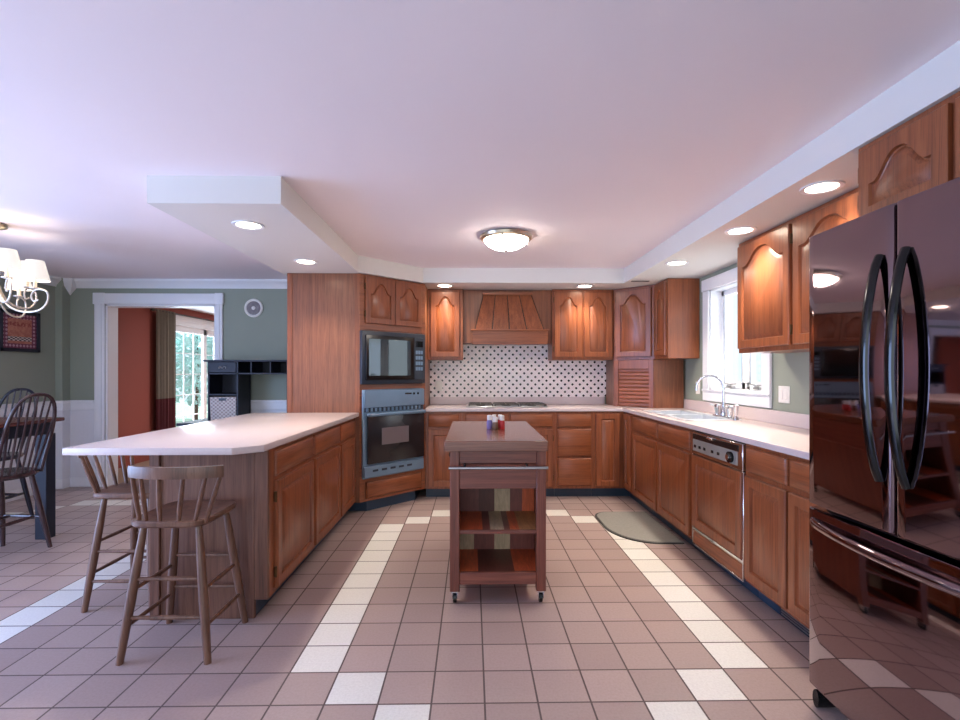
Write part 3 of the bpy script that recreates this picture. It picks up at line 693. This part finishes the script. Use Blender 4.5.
# ---------------------------------------------------------------- refrigerator
FF = Fr(1.333, 0, (0, 1), (-1, 0)); f0, f1, fm = 1.135, 1.958, 1.546
rf = thing('refrigerator', 'large glossy black french-door refrigerator at the right edge', 'refrigerator', (1.75, fm, 0))
b = MB(); FF.box(b, f0+.01, f1-.01, .06, 1.845, -.84, -.075, .004); b.build('body', 'fridge_side', rf)
def bow(u): 
    t_ = (u-fm)/((f1-f0)/2); return .008*(1-t_**2)-.008
def slab(u0, u1, v0, v1, back=-.07, r=.016):
    us = [u0]+[u0+r*(1-math.cos(a)) for a in (PI/8, PI/4, 3*PI/8)]+[u0+r+(u1-u0-2*r)*k/14 for k in range(15)]+[u1-r*(1-math.cos(a)) for a in (3*PI/8, PI/4, PI/8)]+[u1]
    ws = []
    for u in us:
        d_ = min(u-u0, u1-u); e = 0 if d_ >= r else r-math.sqrt(max(0, r*r-(r-d_)**2)); ws.append(bow(u)-e)
    ring = [(u, w_) for u, w_ in zip(us, ws)]+[(u1, back), (u0, back)]
    mb = MB()
    def shr(d_): return [(min(max(u, u0), u1), w_-d_ if w_ > back else w_) for u, w_ in ring]
    mb.rings([[FF.P(u, v, w_) for u, w_ in shr(d_)] for v, d_ in ((v0, .008), (v0+.003, .002), (v0+.008, 0), (v1-.008, 0), (v1-.003, .002), (v1, .008))])
    return mb
dl = slab(fm+.004, f1, .80, 1.858).build('door', 'fridge', rf)
dr = slab(f0, fm-.004, .80, 1.858).build('door', 'fridge', rf)
fz_ = slab(f0, f1, .085, .785).build('freezer_drawer', 'fridge', rf)
def vhandle(u, par):
    pts = []
    for k in range(25):
        t_ = k/24; pts.append(FF.P(u, .965+(1.70-.965)*t_, .002+.052*math.sin(PI*t_)**.7))
    MB().tube(pts, .016, 10, (1.0, .7)).build('handle', 'handle', par)
vhandle(fm+.05, dl); vhandle(fm-.05, dr)
pts = [FF.P(f0+.04+(f1-f0-.08)*k/24, .735, bow(f0+.04+(f1-f0-.08)*k/24)+.002+.05*math.sin(PI*k/24)**.55) for k in range(25)]
MB().tube(pts, .017, 10, (.8, 1)).build('handle', 'fridge', fz_)
b = MB(); FF.box(b, f0+.02, f1-.02, .01, .08, -.4, -.09, .004); b.build('base_grille', 'black', rf)
for u in (f0+.03, f1-.03):
    b = MB(); b.rings([[FF.P(u+.03*math.cos(2*PI*k/14)*.6, .0+.035+.035*math.sin(2*PI*k/14), w_) for k in range(14)] for w_ in (-.15, -.02)]); b.build('foot', 'black', rf)

# ---------------------------------------------------------------- kitchen cart
CX0, CX1, CY0, CY1 = -.125, .42, 2.80, 3.86
kc_ = thing('kitchen_cart', 'dark wood rolling kitchen cart with open plank shelves in the middle of the floor', 'cart', (.147, 3.33, 0))
MB().box(-.153, .425, 2.765, 3.885, .876, .934, .003).build('cart_top', 'cart_top', kc_)
LW = .054
for x in (CX0, CX1-LW):
    for y in (CY0, CY1-LW):
        MB().box(x, x+LW, y, y+LW, .075, .876, .003).build('leg', 'cart', kc_)
        cs = MB(); xc, yc = x+LW/2, y+LW/2
        cs.box(xc-.022, xc+.022, yc-.022, yc+.022, .068, .0755, .001).box(xc-.016, xc-.012, yc-.015, yc+.03, .03, .07, .001).box(xc+.012, xc+.016, yc-.015, yc+.03, .03, .07, .001)
        ca = cs.build('caster', 'chrome', kc_)
        wh = MB(); wh.rings([[(xc+dx, yc+.012+r_*math.cos(2*PI*k/18), .031+r_*math.sin(2*PI*k/18)) for k in range(18)] for dx, r_ in ((-.011, .024), (-.009, .031), (.009, .031), (.011, .024))])
        wh.build('wheel', 'black', ca)
b = MB(); b.box(CX0+LW, CX1-LW, CY0+.008, CY0+.03, .80, .876, .002); b.box(CX0+LW, CX1-LW, CY0+.004, CY0+.03, .658, .797, .002); b.build('front_apron', 'cart_h', kc_)
MB().box(CX0+LW, CX1-LW, CY1-.03, CY1-.008, .658, .876, .002).build('back_apron', 'cart_h', kc_)
for x0, x1 in ((CX0+.012, CX0+.03), (CX1-.03, CX1-.012)):
    MB().box(x0, x1, CY0+LW, CY1-LW, .64, .876, .002).build('side_apron', 'cart_h', kc_)
dw_ = MB().box(CX0-.002, CX0+.012, CY0+.30, CY1-.30, .675, .855, .003).build('drawer', 'cart_h', kc_)
MB().tube([(CX0-.002, 3.33, .765), (CX0-.018, 3.33, .765), (CX0-.026, 3.33, .765), (CX0-.032, 3.33, .765)], [.008, .007, .016, .010], 12).build('knob', 'brass', dw_)
MB().box(CX0+.02, CX1-.02, CY0+.015, CY1-.02, .40, .422, .003).build('shelf', 'plank_c', kc_)
MB().box(CX0+.02, CX1-.02, CY0+.015, CY1-.02, .155, .178, .003).build('shelf', 'plank_d', kc_)
MB().box(CX0+LW, CX1-LW, CY0+.004, CY0+.03, .115, .183, .003).build('bottom_rail', 'cart_h', kc_)
MB().box(CX0+LW, CX1-LW, CY0+.004, CY0+.016, .402, .424, .002).build('shelf_edge', 'cart_h', kc_)
MB().box(CX0+.02, CX1-.02, 3.19, 3.21, .4225, .66).build('divider', 'plank_a', kc_)
MB().box(CX0+.02, CX1-.02, 3.19, 3.21, .1785, .3995).build('divider', 'plank_b', kc_)
for x0, x1 in ((CX0+.008, CX0+.02), (CX1-.02, CX1-.008)):
    MB().box(x0, x1, 2.854, CY1-LW, .12, .66, .001).build('side_panel', 'cart', kc_)
tb = MB(); tb.tube([(CX0-.005, CY0-.045, .785), (CX1+.005, CY0-.045, .785)], .0085, 10); tbo = tb.build('towel_bar', 'steel', kc_)
for x in (CX0+LW+.03, CX1-LW-.06):
    MB().tube([(x, CY0+.006, .80), (x, CY0-.03, .80), (x, CY0-.045, .785)], .006, 8).build('bracket', 'black', tbo)
def jar(x, y, m, label, h=.06, r=.019):
    t = thing('spice_jar', label, 'jar', (x, y, .934), 'spice jars on the cart')
    MB().lathe(x, y, [(r*.9, .9345), (r, .938), (r, .934+h*.8), (r*.75, .934+h)], 16).build('jar_body', m, t)
    MB().lathe(x, y, [(r*.78, .934+h), (r*.82, .934+h+.004), (r*.8, .934+h+.03), (r*.6, .934+h+.034)], 16).build('lid', 'plastic', t)
jar(.118, 3.36, 'violet_s', 'spice jar with violet label and white lid, leftmost on the cart')
jar(.150, 3.39, 'plastic', 'all white spice jar in the middle of the jars on the cart')
jar(.158, 3.325, 'brown_s', 'spice jar with brown contents and white lid at the front of the cart jars', .05)
jar(.193, 3.395, 'red_s', 'red spice jar with white lid at the back right of the cart jars')
jar(.203, 3.335, 'red_s', 'red spice jar with white lid at the front right of the cart jars')

# ---------------------------------------------------------------- floor mat
def matpts(x0, x1, y0, y1):
    pts = [(x1, y0), (x1, y1)]
    for cx_, cy_, rx, ry, a0 in ((x0+.14, y1-.16, .14, .16, PI/2), (x0+.34, y0+.42, .34, .42, PI)):
        for k in range(13):
            a = a0+PI/2*k/12; pts.append((cx_+rx*math.cos(a), cy_+ry*math.sin(a)))
    return pts
fm_ = thing('floor_mat', 'grey half-round cushioned floor mat in front of the sink cabinet', 'mat', (1.4, 4.2, 0))
MB().prism(matpts(1.12, 1.63, 3.77, 4.63), .0005, .008).build('mat_border', 'matedge', fm_)
MB().prism(matpts(1.135, 1.622, 3.785, 4.615), .008, .012).build('mat_pad', 'mat', fm_)

# ---------------------------------------------------------------- bar stools
def stool(cx, cy, rz, label, bx=0):
    t = thing('bar_stool', label, 'stool', (0, 0, 0), 'wooden bar stools at the peninsula')
    zs = .645
    b = MB()
    pts = []
    for k in range(28):
        a = 2*PI*k/28; c_, s_ = math.cos(a), math.sin(a)
        ex = 5
        pts.append((.178*math.copysign(abs(c_)**(2/ex), c_), .195*math.copysign(abs(s_)**(2/ex), s_)))
    b.rings([[(x*.95, y*.95, zs-.032) for x, y in pts], [(x, y, zs-.022) for x, y in pts], [(x, y, zs-.006) for x, y in pts], [(x*.97, y*.97, zs) for x, y in pts],
             [(x*.8, y*.8, zs-.006) for x, y in pts], [(x*.3, y*.3, zs-.012) for x, y in pts]])
    b.build('seat', 'stool', t)
    top = {}; bot = {}
    for sx in (-1, 1):
        for sy in (-1, 1):
            p0 = Vector((sx*.125, sy*.125, zs-.03)); p1 = Vector((sx*.198, sy*.185, 0))
            top[sx, sy], bot[sx, sy] = p0, p1
            MB().tube([p0, p0.lerp(p1, .25), p0.lerp(p1, .55), p0.lerp(p1, .85), p1], [.014, .019, .021, .018, .016], 12).build('leg', 'stool', t)
    def at(sx, sy, z): p0, p1 = top[sx, sy], bot[sx, sy]; return p0.lerp(p1, (p0.z-z)/(p0.z-p1.z))
    for (a, c, zs_) in (((-1, -1), (1, -1), (.20, .37)), ((-1, 1), (1, 1), (.20, .37)), ((-1, -1), (-1, 1), (.16, .32)), ((1, -1), (1, 1), (.16, .32))):
        for z in zs_:
            p, q = at(*a, z), at(*c, z)
            MB().tube([p, p.lerp(q, .5), q], [.008, .011, .008], 8).build('stretcher', 'stool', t)
    # curved back rail and spindles, back at -y
    def arc(u): a = u*1.02; return Vector((bx+(.207*math.sin(a)/math.sin(1.02)), -.245+.16*(1-math.cos(a))/(1-math.cos(1.02))*.32, 0))
    us = [-1+2*k/20 for k in range(21)]
    def sec(u):
        p = arc(u); q = arc(u+.01)-arc(u-.01); n_ = Vector((q.y, -q.x, 0)).normalized()
        h0, h1 = .848, .900
        return [p+n_*.011+Vector((0, 0, h0)), p+n_*.013+Vector((0, 0, (h0+h1)/2)), p+n_*.011+Vector((0, 0, h1)), p-n_*.011+Vector((0, 0, h1)), p-n_*.009+Vector((0, 0, (h0+h1)/2)), p-n_*.011+Vector((0, 0, h0))]
    MB().rings([sec(u) for u in us]).build('back_rail', 'stool', t)
    for u in (-.93, -.62, -.22, .22, .62, .93):
        p1 = arc(u)+Vector((0, 0, .855)); e = arc(u); p0 = Vector(((e.x-bx)*.76+bx*.3, e.y*.68-.012, zs-.015))
        MB().tube([p0, p0.lerp(p1, .3), p0.lerp(p1, .65), p1], [.008, .011, .011, .008], 10).build('spindle', 'stool', t)
    t.location = (cx, cy, 0); t.rotation_euler = (0, 0, rz)
    return t
stool(-1.395, 2.447, .0, 'brown wooden bar stool standing nearest, in front of the peninsula end panel', .066)
stool(-1.948, 2.955, -PI/2, 'brown wooden bar stool half hidden under the peninsula counter overhang')

# ---------------------------------------------------------------- dining table and windsor chairs
dt = thing('dining_table', 'tall dining table with red-brown top and navy square legs at the left edge', 'table', (-3.78, 3.45, 0))
MB().box(-4.28, -3.30, 2.75, 4.07, .925, .955, .008).build('tabletop', 'table', dt)
MB().box(-4.22, -3.36, 2.81, 4.01, .83, .925, .002).build('apron', 'navy', dt)
for x in (-4.24, -3.44):
    for y in (2.79, 3.95): MB().box(x, x+.09, y, y+.09, 0, .83, .003).build('leg', 'navy', dt)
def windsor(cx, cy, rz, m, label, zs=.60):
    t = thing('windsor_chair', label, 'chair', (0, 0, 0), 'hoop-back windsor chairs at the dining table')
    b = MB(); pts = [(.215*math.cos(2*PI*k/28), .205*math.copysign(abs(math.sin(2*PI*k/28))**.8, math.sin(2*PI*k/28))) for k in range(28)]
    b.rings([[(x*.92, y*.92, zs-.035) for x, y in pts], [(x, y, zs-.02) for x, y in pts], [(x, y, zs-.006) for x, y in pts], [(x*.95, y*.95, zs) for x, y in pts], [(x*.5, y*.5, zs-.012) for x, y in pts]])
    b.build('seat', m, t)
    L = {}
    for sx in (-1, 1):
        for sy in (-1, 1):
            p0 = Vector((sx*.12, sy*.12, zs-.03)); p1 = Vector((sx*.20, sy*.19, 0)); L[sx, sy] = (p0, p1)
            MB().tube([p0, p0.lerp(p1, .3), p0.lerp(p1, .7), p1], [.016, .020, .019, .014], 12).build('leg', m, t)
    def at(k, z): p0, p1 = L[k]; return p0.lerp(p1, (p0.z-z)/(p0.z-p1.z))
    for sx in (-1, 1):
        MB().tube([at((sx, -1), .24), at((sx, -1), .24).lerp(at((sx, 1), .24), .5), at((sx, 1), .24)], [.009, .014, .009], 8).build('stretcher', m, t)
    for s_ in (-.3, .3):
        a, c = [at((sx, -1), .24).lerp(at((sx, 1), .24), .5+s_) for sx in (-1, 1)]
        MB().tube([a, a.lerp(c, .5), c], [.009, .014, .009], 8).build('stretcher', m, t)
    H = .56; lean = .27
    def hp(a):
        z = -.02+ (H+.02)*max(0, math.sin(a))**.75; xw = .165+.06*math.sin(a)
        x = xw*math.copysign(abs(math.cos(a))**.75, math.cos(a))
        return Vector((x, -.15-lean*max(z, 0), zs+z))
    MB().tube([hp(PI*k/32) for k in range(33)], .0125, 10).build('back_hoop', m, t)
    for k in range(7):
        x0 = -.12+.04*k; x1 = -.165+.055*k
        lo, hi = 0.01, PI-.01
        for _ in range(30):
            md = (lo+hi)/2
            if hp(md).x > x1: lo = md
            else: hi = md
        p0 = Vector((x0, -.15-.02*(1-(x0/.12)**2), zs-.008)); p1 = hp(lo)
        MB().tube([p0, p0.lerp(p1, .35), p1], [.006, .008, .0055], 8).build('spindle', m, t)
    t.location = (cx, cy, 0); t.rotation_euler = (0, 0, rz)
    return t
windsor(-3.385, 3.60, PI/2-.08, 'chair1', 'reddish brown hoop-back windsor chair tucked in at the near long side of the dining table')
windsor(-4.16, 4.34, PI, 'chair2', 'near-black hoop-back windsor chair at the far end of the dining table')

# ---------------------------------------------------------------- chandelier
HX, HY = -3.42, 3.60
ch = thing('chandelier', 'cream scrolled-arm chandelier with lit cloth shades above the dining table', 'chandelier', (HX, HY, 1.75))
MB().lathe(HX, HY, [(.06, ZC-.001), (.075, ZC-.012), (.07, ZC-.028), (.02, ZC-.045), (.012, ZC-.06)], 24).build('canopy', 'nickel', ch)
b = MB(); b.tube([(HX, HY, ZC-.05), (HX, HY, 2.16)], .006, 8)
for k in range(4): b.lathe(HX, HY, [(.006, 2.18+k*.045), (.014, 2.19+k*.045), (.006, 2.20+k*.045)], 10)
b.build('chain', 'cream', ch)
MB().lathe(HX, HY, [(.004, 1.73), (.025, 1.75), (.02, 1.79), (.04, 1.82), (.03, 1.88), (.018, 1.95), (.028, 2.02), (.018, 2.1), (.03, 2.14), (.006, 2.17)], 20).build('column', 'cream', ch)
def arm(deg, rr, zc):
    a = math.radians(deg); c_, s_ = math.cos(a), math.sin(a)
    def W(r, z): return (HX+r*c_, HY+r*s_, z)
    path = [(.03, zc-.02), (.08, zc-.10), (.15, zc-.155), (.23, zc-.18), (.32, zc-.185), (.40, zc-.165), (.45, zc-.11), (.445, zc-.05), (.39, zc-.028), (.34, zc-.035), (.315, zc-.075), (.335, zc-.11), (.37, zc-.10)]
    q = rr/.345
    fine = []
    P = [Vector((r*q, z, 0)) for r, z in path]
    for i in range(len(P)-1):
        p0, p1, p2, p3 = P[max(i-1, 0)], P[i], P[i+1], P[min(i+2, len(P)-1)]
        for k in range(5):
            t_ = k/5
            fine.append(.5*((2*p1)+(p2-p0)*t_+(2*p0-5*p1+4*p2-p3)*t_*t_+(3*p1-p0-3*p2+p3)*t_**3))
    fine.append(P[-1])
    b = MB(); b.tube([W(p.x, p.y) for p in fine], .0065, 8); ao = b.build('arm', 'cream', ch)
    x, y, _ = W(rr, 0)
    MB().lathe(x, y, [(.008, zc-.03), (.032, zc-.022), (.034, zc-.016), (.014, zc-.012)], 16).build('drip_pan', 'cream', ao)
    MB().lathe(x, y, [(.0125, zc-.014), (.0125, zc+.05), (.008, zc+.055)], 12).build('candle_sleeve', 'cream', ao)
    b = MB(); z0, z1 = zc+.035, zc+.175
    b.rings([[(x+r*math.cos(2*PI*k/24), y+r*math.sin(2*PI*k/24), z) for k in range(24)] for r, z in ((.085, z0), (.052, z1), (.049, z1), (.082, z0))], cap0=False, cap1=False)
    b.build('lamp_shade', 'shade', ch)
    l = bpy.data.lights.new('bulb', 'POINT'); l.energy = 0.8; l.color = (1, .80, .58); l.shadow_soft_size = .03
    lo = bpy.data.objects.new('bulb', l); COL.objects.link(lo); lo.parent = ch; lo.location = (x-HX, y-HY, zc+.10-1.75)
for d_ in (-10, 110, 230): arm(d_, .345, 1.93)
for d_ in (-32, 88, 208): arm(d_, .25, 1.99)

# ---------------------------------------------------------------- ceiling lights
def downlight(x, y, z, label, power=44, aim=(0, 0), group='recessed downlights in the soffit'):
    t = thing('recessed_light', label, 'light', (x, y, z), group)
    b = MB(); n = 28
    b.rings([[(x+r*math.cos(2*PI*k/n), y+r*math.sin(2*PI*k/n), zz) for k in range(n)] for r, zz in ((.095, z-.0005), (.093, z-.007), (.072, z-.006), (.068, z-.0005))], cap0=False, cap1=False)
    b.build('trim_ring', 'white', t)
    MB().lathe(x, y, [(.068, z-.0006), (.05, z-.004), (.02, z-.005)], 24).build('lens', 'lens', t)
    l = bpy.data.lights.new('bulb', 'SPOT'); l.energy = power; l.color = (1, .90, .76); l.spot_size = math.radians(118); l.spot_blend = .8; l.shadow_soft_size = .06
    o = bpy.data.objects.new('bulb', l); COL.objects.link(o); o.parent = t; o.location = (0, 0, -.02)
downlight(-1.39, 3.10, ZS, 'lit recessed downlight in left soffit over the middle of the peninsula', 28)
downlight(-1.375, 4.12, ZS, 'lit recessed downlight in left soffit just before the tall oak cabinet', 26)
downlight(1.73, 2.42, ZS, 'lit recessed downlight in right soffit nearest the refrigerator', 30)
downlight(1.735, 3.17, ZS, 'lit recessed downlight in right soffit by the edge of the two-door wall cabinet', 30)
downlight(1.715, 4.12, ZS, 'lit recessed downlight in right soffit over the sink')
downlight(-.29, 5.25, ZS, 'lit recessed downlight in back soffit above the narrow wall cabinet', 20)
downlight(1.20, 5.25, ZS, 'lit recessed downlight in back soffit above the two-door cabinet right of the hood', 20)
fl = thing('ceiling_light', 'flush-mount ceiling light with glowing glass bowl in the middle of the kitchen', 'light', (.265, 3.85, ZC))
MB().lathe(.265, 3.85, [(.19, ZC-.0005), (.205, ZC-.012), (.20, ZC-.03), (.175, ZC-.04), (.17, ZC-.02)], 36).build('rim', 'nickel', fl)
MB().lathe(.265, 3.85, [(.172, ZC-.03), (.17, ZC-.045), (.145, ZC-.075), (.10, ZC-.10), (.05, ZC-.113), (.01, ZC-.116)], 36).build('glass_bowl', 'bowl', fl)
MB().lathe(.265, 3.85, [(.012, ZC-.114), (.014, ZC-.122), (.004, ZC-.13)], 12).build('finial', 'nickel', fl)
for k in range(3):
    a = 2*PI*k/3+.3; MB().tube([(.265+.17*math.cos(a), 3.85+.17*math.sin(a), ZC-.035), (.265+.185*math.cos(a), 3.85+.185*math.sin(a), ZC-.06)], .008, 8).build('clip', 'nickel', fl)
vt = thing('ceiling_vent', 'small dark vent slot in the soffit above the corner wall cabinet', 'vent', (1.69, 4.95, ZS))
MB().box(1.60, 1.78, 4.93, 4.97, ZS-.006, ZS-.0005, .002).build('vent_frame', 'iron', vt)

# ---------------------------------------------------------------- small wall things
def plate(F, u, v, label, wdt, n, kind):
    t = thing(kind, label, kind.replace('_', ' '), F.P(u, v))
    b = MB(); F.box(b, u-wdt/2, u+wdt/2, v-.06, v+.06, .0005, .007, .003); b.build('cover_plate', 'plastic', t)
    for k in range(n):
        uu = u+(k-(n-1)/2)*.05; b = MB(); F.box(b, uu-.017, uu+.017, v-.035, v+.035, .006, .010, .002); q = b.build('rocker', 'plastic', t)
    return t
FWr = Fr(XR, 0, (0, 1), (-1, 0)); FWb = Fr(0, YB-.008, (1, 0), (0, -1))
plate(FWr, 3.48, 1.16, 'white double switch plate on the green wall right of the window', .125, 2, 'switch_plate')
plate(FWr, 4.82, 1.165, 'white switch plate on the green wall left of the window', .085, 1, 'switch_plate')
plate(FWb, -.385, 1.16, 'white outlet plate on dotted tiles beside the oven cabinet', .08, 1, 'outlet_plate')
wc = thing('wall_fixture', 'round white wall fixture with grey dial on the green wall above the desk', 'wall fixture', (-2.527, YB, 2.06))
ax = Matrix.Translation((-2.527, YB, 2.06)) @ Matrix.Rotation(PI/2, 4, 'X')
MB().lathe(0, 0, [(.105, .0005), (.108, .012), (.098, .022), (.082, .018), (.08, .008)], 32, ax).build('ring', 'plastic', wc)
MB().lathe(0, 0, [(.08, .007), (.078, .012), (.05, .014), (.03, .012)], 28, ax).build('grille', 'grey_d', wc)
MB().lathe(0, 0, [(.022, .012), (.021, .02), (.012, .023)], 18, ax).build('center_cap', 'plastic', wc)
pf = thing('framed_picture', 'black framed folk print with scalloped border on the left green wall', 'picture', (LX, 5.22, 1.74))
py0, py1, pz0, pz1 = 4.99, 5.45, 1.53, 1.955
b = MB(); fw = .035
b.box(LX+.001, LX+.03, py0, py1, pz0, pz0+fw, .004).box(LX+.001, LX+.03, py0, py1, pz1-fw, pz1, .004).box(LX+.001, LX+.03, py0, py0+fw, pz0, pz1, .004).box(LX+.001, LX+.03, py1-fw, py1, pz0, pz1, .004)
b.build('frame', 'navy', pf)
MB().box(LX+.002, LX+.012, py0+.03, py1-.03, pz0+.03, pz1-.03).build('border', 'scal', pf)
MB().box(LX+.012, LX+.016, py0+.095, py1-.095, pz0+.085, pz1-.085).build('print', 'art', pf)
# desk and hutch
dk = thing('desk_with_hutch', 'navy-black desk with cubbyhole hutch against the green wall behind the peninsula', 'desk', (-2.5, 5.5, 0))
MB().box(-3.06, -1.98, 5.17, 5.75, .76, .79, .004).build('desktop', 'navy', dk)
for x in (-2.98, -2.06):
    for y in (5.2, 5.68): MB().box(x, x+.06, y, y+.06, 0, .76, .003).build('leg', 'navy', dk)
HY0, HY1 = 5.45, 5.745
b = MB()
b.box(-2.93, -1.995, HY0-.02, HY1, 1.432, 1.452, .003)
b.box(-2.885, -2.868, HY0, HY1, .79, 1.432).box(-2.572, -2.555, HY0, HY1, .79, 1.432).box(-2.028, -2.01, HY0, HY1, .79, 1.432)
b.box(-2.885, -2.01, HY0, HY1, 1.295, 1.31).box(-2.87, -2.57, HY0, HY1, 1.065, 1.08)
b.box(-2.885, -2.55, HY1-.01, HY1, .79, 1.432).box(-2.56, -2.01, HY1-.01, HY1, 1.31, 1.432)
for x in (-2.415, -2.205): b.box(x-.006, x+.006, HY0, HY1, 1.31, 1.432)
b.build('hutch', 'navy', dk)
dd = MB().box(-2.864, -2.576, HY0-.008, HY0+.25, 1.315, 1.428, .003).build('drawer', 'navy', dk)
b = MB()
for s_ in (-1, 1): b.tube([(-2.72, HY0-.012, 1.36), (-2.72+s_*.02, HY0-.018, 1.38), (-2.72+s_*.038, HY0-.012, 1.372), (-2.72+s_*.034, HY0-.01, 1.358)], .006, 8)
b.build('pull', 'steel', dd)
bk = thing('wicker_basket', 'small whitewashed wicker basket in the lower hutch shelf', 'basket', (-2.72, 5.57, .79))
b = MB()
b.rings([[(-2.855, HY0+.005, .795), (-2.585, HY0+.005, .795), (-2.585, HY0+.24, .795), (-2.855, HY0+.24, .795)], [(-2.862, HY0, 1.045), (-2.578, HY0, 1.045), (-2.578, HY0+.25, 1.045), (-2.862, HY0+.25, 1.045)],
         [(-2.852, HY0+.01, 1.045), (-2.588, HY0+.01, 1.045), (-2.588, HY0+.24, 1.045), (-2.852, HY0+.24, 1.045)], [(-2.845, HY0+.015, .81), (-2.595, HY0+.015, .81), (-2.595, HY0+.23, .81), (-2.845, HY0+.23, .81)]])
b.build('basket_body', 'weave', bk)
MB().box(-2.765, -2.685, HY0-.003, HY0+.004, 1.005, 1.035, .001).build('handle_hole', 'black', bk)
# curtain
cu = thing('curtain', 'taupe curtain with maroon lower band hanging beside the patio door', 'curtain', (FX+.08, 7.75, 0))
def cloth(z0, z1):
    pl = []
    for k in range(41):
        y = 7.55+.47*k/40; pl.append((FX+.07+.03*math.sin(k*.95), y))
    ring = pl+[(x+.008, y) for x, y in pl[::-1]]
    return MB().rings([[(x, y, z) for x, y in ring] for z in (z0, z1)])
cloth(.91, 2.275).build('upper_cloth', 'taupe', cu); cloth(.02, .91).build('lower_band', 'maroon', cu)
b = MB(); b.tube([(FX+.075, 7.50, 2.255), (FX+.075, 10.5, 2.255)], .012, 10); b.lathe(0, 0, [(.012, 0), (.03, .02), (.02, .05), (.004, .06)], 12, Matrix.Translation((FX+.075, 7.50, 2.255)) @ Matrix.Rotation(PI/2, 4, 'X'))
for y in (7.53, 10.4): b.tube([(FX, y, 2.255), (FX+.075, y, 2.255)], .008, 8)
b.build('curtain_rod', 'iron', cu)
# toe-kick register
rg = thing('floor_register', 'dark metal heating register in the toe kick near the refrigerator', 'register', (1.66, 2.42, 0))
b = MB(); F_ = Fr(1.674, 0, (0, 1), (-1, 0)); F_.box(b, 2.18, 2.66, .004, .088, 0, .006, .002); b.build('register_plate', 'slate_d', rg)
b = MB()
for k in range(5): F_.box(b, 2.20, 2.64, .016+k*.014, .022+k*.014, .005, .010, .001)
b.build('louver', 'steel', rg)
